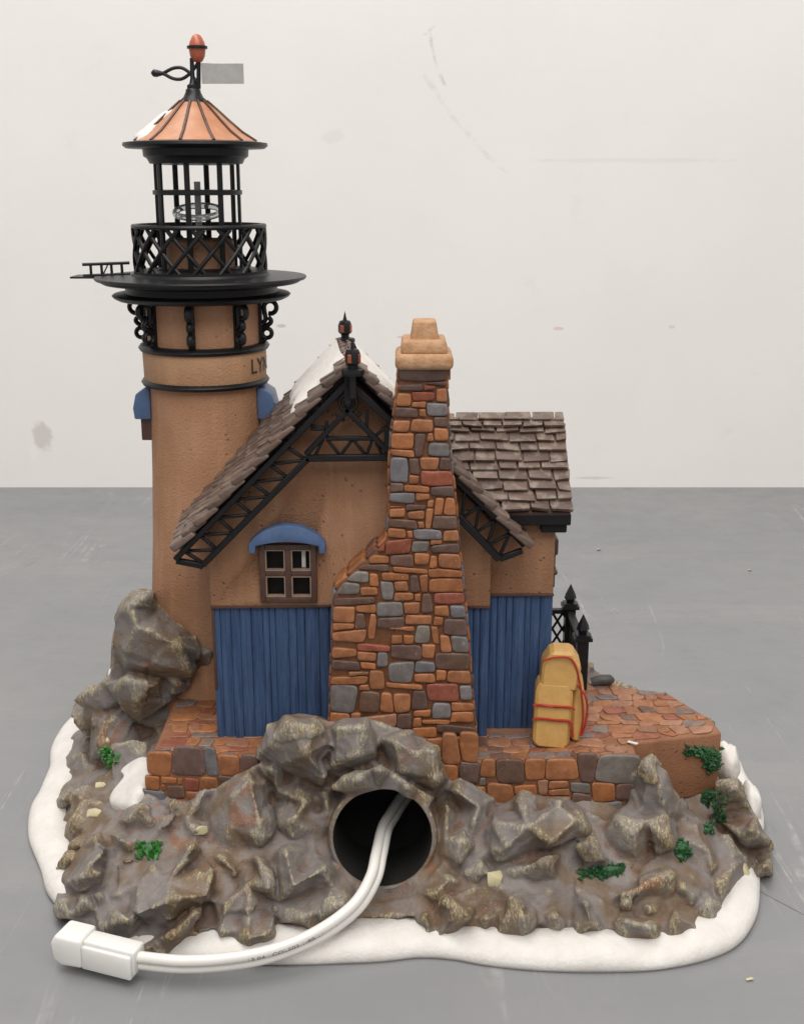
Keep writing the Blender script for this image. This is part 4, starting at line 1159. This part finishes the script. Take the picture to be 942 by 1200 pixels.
S3 = [(265,0,400,50,'b'),(115,100,240,165,'g'),(195,35,290,108,'g'),(298,55,357,130,'o'),(368,40,515,92,'o'),(455,12,612,58,'o'),(620,32,785,78,'o'),(620,82,785,158,'o'),(350,100,430,195,'g'),(432,95,508,150,'o'),(516,65,572,158,'b'),(572,62,620,152,'o'),(250,125,340,185,'o'),(110,172,315,230,'b'),(430,158,540,208,'o'),(545,168,583,205,'o'),(582,168,648,265,'b'),(656,155,790,225,'r'),(110,238,217,322,'o'),(226,220,330,270,'o'),(338,205,485,295,'g'),(482,215,572,280,'o'),(650,232,735,290,'o'),(740,230,822,300,'g'),(110,330,212,362,'o'),(218,275,275,358,'b'),(278,278,332,410,'o'),(340,290,490,390,'b'),(498,280,640,340,'o'),(646,290,702,340,'o'),(706,305,824,392,'b'),(110,368,284,458,'o'),(420,345,540,390,'o'),(418,393,478,442,'o'),(484,390,540,442,'o'),(548,338,640,440,'g'),(635,345,698,445,'o'),(665,398,745,487,'o'),(750,402,836,484,'g'),(230,422,412,482,'r'),(103,468,232,515,'o'),(222,488,336,545,'o'),(340,488,403,560,'g'),(412,448,578,540,'b'),(584,442,654,518,'o'),(105,525,245,600,'b'),(250,542,330,585,'o'),(218,583,290,630,'p'),(103,605,275,668,'o'),(298,582,388,690,'o'),(396,545,542,655,'g'),(546,525,658,600,'g'),(660,497,848,582,'b'),(540,605,655,660,'o'),(663,585,720,640,'o'),(724,590,852,667,'o'),(106,672,236,818,'g'),(240,665,298,705,'o'),(383,660,560,708,'o'),(245,698,352,820,'b'),(356,715,427,820,'o'),(430,718,525,825,'o'),(526,680,612,806,'b'),(618,652,788,762,'r'),(648,768,745,855,'g'),(793,672,860,748,'g'),(746,762,858,812,'o'),(744,816,860,872,'o'),(103,825,190,885,'o'),(193,825,250,880,'o'),(253,825,445,900,'p'),(447,825,533,920,'b'),(535,848,585,900,'o'),(540,805,622,845,'o'),(588,855,735,895,'o'),(668,880,870,945,'b'),(748,955,805,1090,'o'),(812,950,872,1095,'o'),(530,905,665,960,'o'),(330,905,525,960,'r'),(610,960,735,1080,'o'),(103,890,330,960,'o')]
b = MB()
def outline_x(pl):
    W = sorted([(WY(x, y, CY).z, WY(x, y, CY).x) for x, y in pl])
    zs = [w[0] for w in W]; xs = [w[1] for w in W]
    return lambda z: float(np.interp(z, zs, xs))
LX, RX = outline_x(Lp), outline_x(Rp)
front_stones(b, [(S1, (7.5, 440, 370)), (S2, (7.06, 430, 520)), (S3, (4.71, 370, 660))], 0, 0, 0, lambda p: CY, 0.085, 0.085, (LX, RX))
# stones on both returns
for sg, fx_ in ((-1, LX), (1, RX)):
    z = 4.5
    while z < 16.9:
        hh = RND.uniform(.35, .6); y_ = CY + 0.10
        while y_ < 36.95:
            ww = RND.uniform(.4, .7)
            b.stone([(y_ + .02, z + .02), (y_ + ww - .02, z + .02), (y_ + ww - .02, z + hh - .02), (y_ + .02, z + hh - .02)], lambda u, v, h: Vector((fx_(v) + sg * (h - 0.03), u, v + (0.7 * h if sg < 0 and 9.6 < v < 11.6 else 0))), colj(RND.choices('obgr', (5, 2, 1, 1))[0]), H=0.10)
            y_ += ww
        z += hh
b.build('rubble_stones', M['stone'], ch, smooth=180)
def slab(b, cx, cy, z0, z1, hx0, hx1, hy0, hy1):
    i = []
    for z, hx, hy in ((z0, hx0, hy0), (z1, hx1, hy1)):
        i += [b.vert((cx + sx * hx, cy + sy * hy, z)) for sx, sy in ((-1,-1),(1,-1),(1,1),(-1,1))]
    for q in ((3,2,1,0),(4,5,6,7),(0,1,5,4),(1,2,6,5),(2,3,7,6),(3,0,4,7)): b.face([i[k] for k in q])
cy = CY + 0.85
zq = lambda y: WY(497, y, CY - 0.2).z
xc = WY(497, 425, CY).x; pk = pxcm((0, CY, 18))
b = MB(); slab(b, xc, cy, zq(434), zq(415.5), 34.5 / pk, 34 / pk, 1.12, 1.10); cap = b.build('chimney_cap', M['capst'], ch, bevel=0.17, seg=4, smooth=60)
b = MB(); slab(b, xc, cy, zq(417), zq(400), 28 / pk, 26 / pk, 0.95, 0.85); b.build('cap_step', M['capst'], ch, bevel=0.13, seg=4, smooth=60)
b = MB(); slab(b, xc + 0.02, cy, zq(405), zq(379), 17.5 / pk, 13.5 / pk, 0.6, 0.48); b.build('chimney_pot', M['capst'], ch, bevel=0.08, seg=3, smooth=60)
b = MB(); b.box((xc - 1.2 * 0.66 , CY + 0.1, zq(447)), (xc + 0.8, cy + .7, zq(432))); b.build('chimney_neck', M['terr'], ch)

# ------------------------------------------------------------------ side wing
WX0, WX1, WYF, WYB = 2.6, 5.08, 37.72, 42.2
b = MB(); b.box((WX0, WYF - 0.05, 9.36), (WX1, WYB, 12.5))
b.prism([(WYF, 12.4), (WYB, 12.4), (40.0, 14.45)], 'x', WX0, WX1 - 0.02)
wing = b.build('wing_wall', M['wallp'], root, bevel=0.07, seg=2, smooth=50)
b = MB(); b.box((WX0 + .1, WYF + 0.14, TZ - 0.1), (WX1 - 0.05, WYB, 9.36)); wl = b.build('wing_cladding', M['blue'], root)
boards('boarding', XR + 0.0, WX1 - 0.0, WYF + 0.06, TZ, 9.35, wl, 9, 0.34)
b = MB(); b.bar((XR, WYF - 0.02, 9.36), (WX1 + .02, WYF - 0.02, 9.36), 0.09, 0.14); b.build('sill_rail', M['brown'], root, bevel=0.02)
# side window with its hood on the end wall
b = MB(); b.box((WX1 - 0.05, 38.6, 9.3), (WX1 + 0.16, 40.1, 10.55)); sw = b.build('side_window', M['brown'], root, bevel=0.03)
b = MB(); b.box((WX1 - 0.05, 38.4, 10.5), (WX1 + 0.22, 40.3, 11.1)); b.box((WX1 - 0.05, 38.45, 9.78), (WX1 + 0.24, 40.25, 9.94)); b.build('window_hood', M['brown'], sw, bevel=0.08, seg=3, smooth=50)
# wing roof
we = (37.1, 12.36); wr = (40.0, 14.74)
wlen = math.hypot(wr[0] - we[0], wr[1] - we[1]); uy, uz = (wr[0] - we[0]) / wlen, (wr[1] - we[1]) / wlen
b = MB(); X0_, X1_ = 1.4, 5.55
b.prism([(we[0] + .12, we[1] - 0.42), (wr[0], wr[1] - 0.05), (42.8, we[1] - 0.35), (42.8, we[1] - 0.05), (wr[0], wr[1] + 0.14), (we[0] + .02, we[1] + 0.02)], 'x', X0_, X1_ - 0.08)
wroof = b.build('wing_roof', M['brown'], root)
b = MB(); r = random.Random(8)
for back in (0, 1):
    us = Vector((0, uy, uz)) if not back else Vector((0, -uy, uz)); un = Vector((0, -uz, uy)) if not back else Vector((0, uz, uy))
    e0 = Vector((0, we[0], we[1])) if not back else Vector((0, 2 * wr[0] - we[0], we[1]))
    s_ = 0.0; row = 0
    while s_ < wlen - 0.1:
        x = X0_ - (0.4 if row % 2 else 0.0); rh = r.uniform(0.36, 0.44)
        while x < X1_ - 0.1:
            w = r.uniform(0.62, 1.0)
            if X1_ - (x + w) < 0.3: w = X1_ - x
            xa = max(x, X0_)
            if x + w - xa > 0.2:
                shingle(b, e0 + us * (s_ + r.uniform(-.05, .05)) + Vector(((xa + x + w) / 2, 0, 0)), Vector((1, 0, 0)), us, un, x + w - xa - 0.035, rh * 1.35, 0.15, 0.11, r)
            x += w
        s_ += rh; row += 1
x = X0_
while x < X1_ - .05:
    w = min(r.uniform(.6, .9), X1_ - x)
    shingle(b, Vector((x + w / 2, wr[0] - 0.30, wr[1] - 0.16)), Vector((1, 0, 0)), Vector((0, uy, uz)), Vector((0, -uz, uy)), w - .035, 0.5, 0.17, 0.12, r); x += w
b.build('shingles', M['shingle'], wroof, bevel=0.04, seg=2, smooth=60)
b = MB(); b.box((3.2, we[0] + 0.02, we[1] - 0.42), (5.50, we[0] + 0.55, we[1] - 0.02)); b.box((4.55, we[0] + 0.2, we[1] - 0.72), (5.40, we[0] + 0.62, we[1] - 0.43))
b.build('eave_board', M['truss'], wroof, bevel=0.05, seg=2)

# ------------------------------------------------------------------ tower
TX, TYC = -7.06, 42.5
TC = (TX, TYC, 0)
b = MB(); b.lathe([(2.55, 3.5), (2.48, 6), (2.34, 8), (2.2, 10), (2.08, 12.5), (2.0, 14.8), (2.0, 15.95), (1.98, 17.0), (1.98, 18.95)], TC, 72)
tower = b.build('tower', M['stucco'], root, smooth=60)
b = MB(); b.lathe([(1.9, 15.9), (2.14, 15.92), (2.17, 16.0), (2.19, 17.0), (2.16, 17.08), (1.9, 17.1)], TC, 72)
band = b.build('name_band', M['band'], tower, smooth=40)
b = MB()
for z, rr in ((15.88, 2.16), (17.10, 2.20)):
    b.lathe([(rr - 0.1, z - 0.13), (rr + 0.06, z - 0.10), (rr + 0.12, z), (rr + 0.05, z + 0.10), (rr - 0.1, z + 0.13)], TC, 72)
b.build('band_ring', M['black'], tower, smooth=60)
# lettering wrapped round the band (only the first letters come into view)
def text_mesh(txt, size):
    cu = bpy.data.curves.new('t', 'FONT'); cu.body = txt; cu.size = size; cu.extrude = 0.0; cu.resolution_u = 4
    o = bpy.data.objects.new('t', cu); COL.objects.link(o)
    dg = bpy.context.evaluated_depsgraph_get(); dg.update()
    m = bpy.data.meshes.new_from_object(o.evaluated_get(dg)); bpy.data.objects.remove(o)
    V = [v.co.copy() for v in m.vertices]; Fc = [list(p.vertices) for p in m.polygons]
    bpy.data.meshes.remove(m)
    return V, Fc
V, Fc = text_mesh("LYN", 0.74)
b = MB()
for v in V:
    th = math.radians(-90 + 54) + v.x * 1.02 / 2.2
    b.vert((TX + 2.215 * math.cos(th), TYC + 2.215 * math.sin(th), 16.27 + v.y))
for f_ in Fc: b.face(f_)
b.build('lettering', M['ink'], band)
# brackets under the gallery
for k in range(8):
    a_ = math.radians(-92 + 45 * k); d = Vector((math.cos(a_), math.sin(a_), 0)); up = Vector((-d.y, d.x, 0))
    def rp(r_, z): return Vector(TC) + d * r_ + Vector((0, 0, z))
    b = MB()
    b.bar(rp(2.03, 17.15), rp(2.03, 18.78), 0.14, 0.21, up=up)
    hook = [rp(2.08 + 0.02, 17.9), rp(2.22, 18.02), rp(2.20, 18.25)] + [rp(2.40 + 0.22 * math.cos(t), 18.46 + 0.22 * math.sin(t)) for t in [math.radians(180 - q) for q in range(0, 290, 24)]]
    b.tube(smooth_path(hook, 2), 0.085, 8, flat=1.4, up=up)
    b.tube([rp(2.26 + 0.17 * math.cos(t), 17.55 + 0.17 * math.sin(t)) for t in [2 * math.pi * q / 16 for q in range(16)]], 0.08, 8, True, flat=1.4, up=up)
    b.tube(smooth_path([rp(2.08, 17.2), rp(2.16, 17.32), rp(2.2, 17.4)], 3), 0.09, 8, flat=1.3, up=up)
    b.tube(smooth_path([rp(2.1, 17.75), rp(2.36, 17.88), rp(2.42, 18.0), rp(2.32, 18.12)], 3), 0.085, 8, flat=1.35, up=up)
    b.build('bracket', M['black'], tower, smooth=50)
# side windows of the tower
for sg in (-1, 1):
    b = MB(); xo = TX + sg * 1.9
    b.box((min(xo, xo + sg * 0.42), TYC - 0.55, 13.75), (max(xo, xo + sg * 0.42), TYC + 0.55, 14.75))
    tw = b.build('tower_window', M['brown'], root, bevel=0.04)
    b = MB(); q = [(xo, 14.55), (xo + sg * 0.60, 14.55), (xo + sg * 0.64, 14.95), (xo + sg * 0.52, 15.45), (xo + sg * 0.22, 15.65), (xo, 15.7)]
    b.prism(q if sg > 0 else q[::-1], 'y', TYC - 0.72, TYC + 0.72)
    b.build('window_hood', M['bluehood'], tw, bevel=0.05, seg=2, smooth=40)
# gallery
b = MB(); b.lathe([(1.9, 18.70), (2.9, 18.76), (3.06, 18.84), (3.12, 18.92), (3.05, 18.97), (2.66, 19.00), (2.64, 19.22), (3.38, 19.32), (3.46, 19.36), (3.47, 19.42), (3.64, 19.44), (3.69, 19.50), (3.67, 19.55), (2.42, 19.60), (2.38, 19.68), (1.2, 19.68)], TC, 96)
gal = b.build('gallery', M['black'], root, smooth=35)
b = MB(); b.lathe([(2.18, 21.18), (2.32, 21.21), (2.34, 21.27), (2.30, 21.33), (2.14, 21.33), (2.12, 21.2)], TC, 96)
b.lathe([(2.18, 19.66), (2.32, 19.67), (2.32, 19.76), (2.16, 19.78)], TC, 96)
rail = b.build('railing', M['black'], gal, smooth=40)
b = MB()
for k in range(16):
    for sg in (-1, 1):
        pts = []
        for q in range(9):
            t = q / 8; a_ = math.radians(-93 + k * 22.5 + sg * (t - 0.5) * 33); rr = 2.24 + (0.02 if sg > 0 else -0.02)
            pts.append((TX + rr * math.cos(a_), TYC + rr * math.sin(a_), 19.72 + 1.48 * t))
        b.tube(pts, 0.074, 6)
b.build('lattice', M['black'], rail, smooth=60)
b = MB(); b.lathe([(1.18, 19.7), (1.18, 20.75), (1.12, 20.82), (0.3, 20.84), (0.0, 20.84)], TC, 40); ped = b.build('lamp_pedestal', M['stucco'], gal, smooth=40)
b = MB(); b.bar((TX + 0.02, TYC - 0.15, 20.7), (TX + 0.02, TYC - 0.15, 22.75), 0.22, 0.06); b.build('steel_strip', M['steel'], gal, bevel=0.01)
b = MB(); tl = Matrix.Rotation(math.radians(15), 3, 'X'); cc = Vector((TX - 0.02, TYC, 21.74))
b.tube([cc + tl @ Vector((0.80 * math.cos(t), 0.75 * math.sin(t), 0)) for t in [2*math.pi*k/36 for k in range(36)]], 0.09, 10, True, flat=1.3)
b.build('lamp_hoop', M['glass'], gal, smooth=180)
# landing with its hand rail, at the left of the gallery
yl = 42.9
A = WY(87, 324, yl); Bq = WY(170, 322, yl)
b = MB(); b.box((A.x, yl - 0.55, 19.46), (Bq.x, yl + 0.55, 19.53)); land = b.build('landing', M['black'], gal, bevel=0.015)
b = MB()
for yy, za, zb, xa, xb in ((yl - 0.45, 308, 322, 97, 152),):
    P0 = WY(xa, za + 2, yy); P1 = WY(xb, za, yy); Q0 = WY(xa + 1, zb + 1, yy); Q1 = WY(xb + 1, zb - 1, yy)
    b.tube([P0, P1], 0.055, 8); b.tube([Q0, Q1], 0.05, 8)
    for t in (0.17, 0.40, 0.61, 0.83): b.tube([P0.lerp(P1, t), Q0.lerp(Q1, t)], 0.05, 8)
    b.tube([P0.lerp(P1, .55), Q0.lerp(Q1, .42)], 0.025, 6)
b.build('hand_rail', M['black'], land, smooth=60)

# ---- lantern room
b = MB(); b.lathe([(1.42, 19.7), (1.5, 19.72), (1.5, 19.84), (1.42, 19.86)], TC, 64)
low = b; b = MB(); b.lathe([(1.40, 22.30), (1.53, 22.32), (1.53, 22.46), (1.40, 22.48)], TC, 64)
mid = b; b = MB(); b.lathe([(1.2, 23.30), (1.58, 23.34), (1.66, 23.50), (1.78, 23.58), (1.80, 23.82), (1.2, 23.84)], TC, 64)
lan = b.build('lantern_room', M['black'], root, smooth=35)
for k in (low, mid): k.build('lantern_ring', M['black'], lan, smooth=35)
for k in range(8):
    a_ = math.radians(-94 + 45 * k); d = Vector((math.cos(a_), math.sin(a_), 0))
    b = MB(); b.bar(Vector(TC) + d * 1.44 + Vector((0, 0, 19.8)), Vector(TC) + d * 1.44 + Vector((0, 0, 23.4)), 0.10, 0.185, up=Vector((-d.y, d.x, 0)))
    b.build('post', M['black'], lan, bevel=0.02, seg=1)
b = MB(); b.lathe([(1.6, 23.80), (2.35, 23.84), (2.46, 23.93), (2.44, 24.02), (2.0, 24.08), (1.0, 24.08)], TC, 72)
b.build('eave', M['black'], lan, smooth=40)
b = MB(); cone = [(2.10, 24.05), (1.62, 24.35), (1.18, 24.72), (0.78, 25.08), (0.45, 25.36)]
b.lathe(cone + [(0.1, 25.42)], TC, 72); cr = b.build('lantern_roof', M['copper'], root, smooth=60)
for k in range(12):
    a_ = math.radians(-94 + 30 * k); b = MB()
    b.tube([Vector((TX + (r_ + 0.01) * math.cos(a_), TYC + (r_ + 0.01) * math.sin(a_), z + 0.015)) for r_, z in cone], 0.052, 6)
    b.build('roof_rib', M['brown'], cr, smooth=60)
b = MB(); g_ = []
for i in range(13):
    row = []
    for k in range(9):
        u = i / 12; v = k / 8; a_ = math.radians(150 + 62 * u + 5 * math.sin(v * 7)); e = math.sqrt(max(0, min(1, 5 * min(u, 1 - u)) * min(1, 5 * min(v, 1 - v))))
        t = 0.02 + v * (0.62 + 0.14 * math.sin(u * 9)); idx_ = t * (len(cone) - 1); i0 = min(int(idx_), len(cone) - 2); fr = idx_ - i0
        r_ = cone[i0][0] * (1 - fr) + cone[i0+1][0] * fr; z = cone[i0][1] * (1 - fr) + cone[i0+1][1] * fr
        row.append(b.vert((TX + (r_ + 0.13 * e) * math.cos(a_), TYC + (r_ + 0.13 * e) * math.sin(a_), z + 0.10 * e)))
    g_.append(row)
for i in range(12):
    for k in range(8): b.face([g_[i][k], g_[i+1][k], g_[i+1][k+1], g_[i][k+1]])
b.build('roof_snow', M['snow'], cr, smooth=180)
b = MB(); b.lathe([(0.50, 25.28), (0.46, 25.40), (0.34, 25.50), (0.26, 25.66), (0.25, 25.74), (0.20, 25.78), (0.20, 25.88), (0.12, 25.94), (0.08, 26.1), (0.07, 26.75)], TC, 24)
b.build('roof_cap', M['black'], cr, smooth=50)
# weather vane
b = MB(); yv = TYC
def vp(x, y): return WY(x, y, yv)
b.tube([vp(233, 104), vp(233, 70)], 0.075, 10)
for sg in (-1, 1):
    b.tube(smooth_path([vp(232, 86 + sg * 12), vp(228, 86 + sg * 6), vp(222, 86 - sg * 1), vp(213, 86 - sg * 6.5), vp(203, 86 - sg * 6), vp(193, 86 - sg * 1), vp(189, 86)], 4), 0.058, 8)
b.tube([vp(190, 86), vp(184, 86), vp(180, 85.5), vp(177.5, 85.5)], [0.07, 0.12, 0.12, 0.04], 8)
vane = b.build('weather_vane', M['black'], root, smooth=60)
b = MB(); A = vp(236, 74); Bq = vp(286, 98); b.box((A.x, yv - 0.03, Bq.z), (Bq.x, yv + 0.03, A.z)); b.build('vane_plate', M['silver'], vane, bevel=0.01, seg=1)
b = MB(); C = vp(232, 72); b.lathe([(0.05, -0.04), (0.16, 0.0), (0.25, 0.16), (0.28, 0.36), (0.28, 0.48), (0.245, 0.62), (0.15, 0.80), (0.06, 0.86), (0, 0.87)], C, 20); b.build('finial', M['finial'], vane, smooth=60)
b = MB(); b.lathe([(0.2, 0.38), (0.345, 0.40), (0.345, 0.48), (0.2, 0.50)], C, 24); b.build('finial_ring', M['black'], vane, smooth=40)

# ------------------------------------------------------------------ fence on the terrace
fence = None
def fpost(x, y):
    b = MB(); z = TZ
    b.box((x - 0.21, y - 0.21, z), (x + 0.21, y + 0.21, 6.42))
    b.box((x - 0.33, y - 0.33, 6.42), (x + 0.33, y + 0.33, 6.55)); b.box((x - 0.26, y - 0.26, 6.55), (x + 0.26, y + 0.26, 6.63))
    b.lathe([(0.14, 6.62), (0.17, 6.72), (0.24, 6.82), (0.20, 6.98), (0.0, 7.42)], (x, y, 0), 6)
    return b
b = MB(); fx = 6.68
b.box((fx - 0.13, 41.2, 6.18), (fx + 0.13, 44.6, 6.36)); b.box((fx - 0.1, 41.2, 4.75), (fx + 0.1, 44.6, 4.87))
b.box((5.2, 44.37, 6.18), (fx, 44.63, 6.36)); b.box((5.2, 44.4, 4.75), (fx, 44.6, 4.87))
fence = b.build('fence', M['black'], root, bevel=0.02)
for y in (41.1, 44.5): fpost(fx, y).build('post', M['black'], fence, bevel=0.02, seg=1, smooth=25)
b = MB()
for k in range(6):
    y = 41.3 + k * 0.53
    b.tube([(fx, y, 4.8), (fx, y + 0.7, 6.25)], 0.05, 6); b.tube([(fx, y + 0.7, 4.8), (fx, y, 6.25)], 0.05, 6)
for k in range(4):
    x = 5.2 + k * 0.40
    for z0 in (4.85, 5.5):
        b.tube([(x, 44.5, z0), (x + 0.40, 44.5, z0 + .68)], 0.05, 6); b.tube([(x + 0.40, 44.5, z0), (x, 44.5, z0 + .68)], 0.05, 6)
b.build('lattice', M['black'], fence, smooth=60)
# dark mooring bollard at the far terrace edge
P = WZ(704, 800, TZ + 0.1)
b = MB(); b.tube([P + Vector((-0.35, 0, 0.0)), P + Vector((0.0, -0.05, 0.12)), P + Vector((0.34, -0.1, 0.16)), P + Vector((0.46, -0.1, 0.15))], [0.2, 0.22, 0.2, 0.08], 12)
b.tube([P + Vector((0.08, 0, 0)), P + Vector((0.1, 0, -0.3))], 0.1, 8)
b.build('mooring_bollard', m_plain("dark_grey_iron", (0.06, 0.055, 0.055), 0.5), root, smooth=60)

# ------------------------------------------------------------------ tied parcels leaning on the blue wall
def chunk(name, pts_front, y0, y1, lean, mat, parent, bev=0.12):
    # outline in the photo plane at y0, leaning back with height
    b = MB(); W = [WY(x, y, y0) for x, y in pts_front]
    zmin = min(w.z for w in W)
    A = [b.vert((w.x, y0 + (w.z - zmin) * lean, w.z)) for w in W]
    Bq = [b.vert((w.x + 0.06, y1 + (w.z - zmin) * lean, w.z)) for w in W]
    n_ = len(W); b.face(A); b.face(Bq[::-1])
    for k in range(n_): b.face([A[k], Bq[k], Bq[(k+1) % n_], A[(k+1) % n_]])
    return b.build(name, mat, parent, bevel=bev, seg=1, smooth=18)
b = MB(); PY = 36.15
stack = chunk('parcel_stack', [(624,872),(629,812),(635,804),(668,806),(673,814),(667,874),(661,880),(629,877)], PY, 37.05, 0.13, M['parcel'], root, 0.10)
chunk('parcel', [(633,806),(636,780),(647,766),(672,767),(682,783),(675,812)], PY + 0.28, 37.4, 0.08, M['parcel'], stack, 0.09)
chunk('parcel', [(668,868),(672,812),(676,790),(684,800),(687,830),(684,856),(677,872)], PY + 0.35, 37.2, 0.10, M['parcel'], stack, 0.10)
b = MB()
def st(pts, yo=0.0, r_=0.036):
    zb = WY(640, 872, PY).z
    P = []
    for x, y in pts:
        w = WY(x, y, PY); P.append(WY(x, y, PY + (w.z - zb) * 0.13 - 0.03 + yo))
    b.tube(smooth_path(P, 4), r_, 6)
st([(624.5,827),(629,826),(650,828),(668,829),(673,832)], 0.0, .046); st([(624,844),(630,842),(650,844),(666,845),(669,850),(671,864)], 0.0, .046)
for pts in (((636,775,36.43),(648,771,36.43),(666,771,36.44),(674,780,36.46),(678,795,36.48),(681,812,36.46),(683,840,36.46),(680,862,36.44)), ((676,803,36.52),(685,815,36.48),(688,830,36.50),(685,850,36.46),(681,862,36.44))):
    b.tube(smooth_path([WY(*p) for p in pts], 4), 0.036, 6)
b.build('string', M['string'], stack, smooth=60)

# ------------------------------------------------------------------ moss and pebbles
def tree_of(objs):
    V_, F_ = [], []
    for o in objs:
        k = len(V_); V_ += [v.co + ROOT for v in o.data.vertices]; F_ += [tuple(i + k for i in p.vertices) for p in o.data.polygons]
    return BVHTree.FromPolygons(V_, F_)
SURF = tree_of([rock, terr])
moss(175, 997, 26, 18, M['mossb'], 44); moss(129, 885, 17, 22, M['mossb'], 30, -.6)
moss(822, 881, 40, 13, M['moss'], 40, 0.1); moss(833, 892, 22, 24, M['moss'], 36)
moss(836, 937, 26, 22, M['moss'], 34, 0.4); moss(843, 955, 10, 16, M['moss'], 14)
moss(704, 1022, 50, 15, M['moss'], 60, -.12); moss(799, 997, 16, 22, M['moss'], 30, -.4); moss(829, 972, 10, 14, M['moss'], 12)
for px, py, w, h in ((234, 974, 20, 14), (578, 1031, 29, 23), (871, 1021, 15, 22), (126, 868, 7, 9), (117, 922, 16, 10), (110, 955, 24, 14)):
    h_ = hit(px, py, rtree)
    if h_[0] is None: continue
    k = pxcm(h_[0])
    bb = MB(); boulder(bb, h_[0] + Vector((0, 0.05, 0)), w / k / 2, 0.8 * min(w, h) / k / 2, h / k / 2, 8, 14, px)
    bb.build('pebble', M['pebble'], rock, bevel=0.05, seg=3, smooth=60)

# ------------------------------------------------------------------ the white lamp cord
cord = bpy.data.objects.new('power_cord', None); COL.objects.link(cord)
CR = WZ(250, 1140, 0); cord.location = CR
tag(cord, "white twin cord running out of the round hole to a milky plastic plug", "power cord")
KEEP = ROOT.copy()
ROOT = CR
base_pts = [WY(472, 931, 36.7), WY(465, 941, 36.3), WY(457, 954, 35.7), WY(448, 970, 34.8), WY(441, 1000, 33.1), WY(434, 1028, 32.2), WY(414, 1060, 31.5), WY(374, 1090, 30.85), WY(326, 1111, 30.3), WY(275, 1122, 29.95), WY(215, 1126, 29.85), WY(160, 1121, 30.0)]
cp = smooth_path(base_pts, 12)
b = MB(); frames = []
for i, p in enumerate(cp):
    t = (cp[min(i+1, len(cp)-1)] - cp[max(i-1, 0)]).normalized()
    view = (EYEV - p).normalized(); dn = t.cross(view).normalized()
    if dn.z > 0: dn = -dn
    frames.append((p, t, dn, view))
RC = 0.172
o1 = [p for p, t, d, v in frames]; o2 = [p + d * RC * 1.10 + v * -RC * 1.40 for p, t, d, v in frames]
b.tube(o1, RC, 14); b.tube(o2, RC * 0.96, 14)
cab = b.build('cable', M['cable'], cord, smooth=60)
# faint print along the groove
V, Fc = text_mesh("13 04   COLE03 1-88/11", 0.19)
b = MB(); lens = [0.0]
for i in range(1, len(cp)): lens.append(lens[-1] + (cp[i] - cp[i-1]).length)
def at_len(s_):
    for i in range(1, len(lens)):
        if lens[i] >= s_:
            f_ = (s_ - lens[i-1]) / (lens[i] - lens[i-1] + 1e-9); A, Bq = frames[i-1], frames[i]
            return [A[k].lerp(Bq[k], f_) for k in range(4)]
    return list(frames[-1])
i_start = next(i for i in range(len(cp)) if i > 12 * 9 - 4)
s0 = lens[i_start]
for v in V:
    p, t, d, vw = at_len(max(0, s0 - v.x * 1.25))
    ph = math.radians(38) + (0.11 - v.y) / RC
    b.vert(p + (d * math.sin(ph) + vw * math.cos(ph)) * (RC + 0.006))
for f_ in Fc: b.face(f_)
b.build('cable_print', M['print'], cab)
# milky two-pin connector
pa = WY(163, 1124, 30.0); pb = WY(66, 1100, 30.9)
ax = (pb - pa).normalized(); sd = Vector((0, 0, 1)).cross(ax).normalized()
if sd.y > 0: sd = -sd
upv = ax.cross(sd).normalized(); upv = upv if upv.z > 0 else -upv
Mx = Matrix((ax, sd, upv)).transposed().to_4x4(); Mx.translation = pa - upv * 0.02
lenp = (pb - pa).length
b = MB(); b.box((0.05, -0.16, -0.46), (1.70, 0.42, 0.30), Mx); plug = b.build('plug', M['plug'], cord, bevel=0.05, seg=2, smooth=40)
b = MB(); b.box((-0.02, -0.30, -0.34), (1.72, 0.30, 0.42), Mx); b.build('plug_latch', M['plug'], plug, bevel=0.04, seg=2, smooth=40)
b = MB(); b.prism([(1.66, -0.44), (2.36, -0.50), (2.66, -0.34), (2.72, 0.20), (2.55, 0.50), (1.66, 0.50)], 'y', -0.44, 0.46)
b.v = [Mx @ v for v in b.v]; b.build('plug_shell', M['plug'], plug, bevel=0.10, seg=3, smooth=50)
ROOT = KEEP

# ------------------------------------------------------------------ crumbs lying on the tabletop
for px, py, s_, lab, mt in ((701, 645, .17, "white paint crumb on the grey tabletop just behind the fence posts", 'snow'), (878, 669, .15, "pale yellow crumb on the grey tabletop at right below the wall", 'pebble'), (878, 1149, .13, "cream crumb on the grey tabletop at the bottom right corner", 'pebble'), ):
    P = WZ(px, py, 0); bb = MB(); boulder(bb, Vector((0, 0, 0.05)), s_, s_ * .7, s_ * .4, 10, 8, px + py)
    zmin = min(v.z for v in bb.v)
    for v in bb.v: v.z -= zmin
    o = bb.build('crumb', M[mt], None, smooth=40); o.location = P
    tag(o, lab, "crumb", "crumbs scattered on the tabletop")
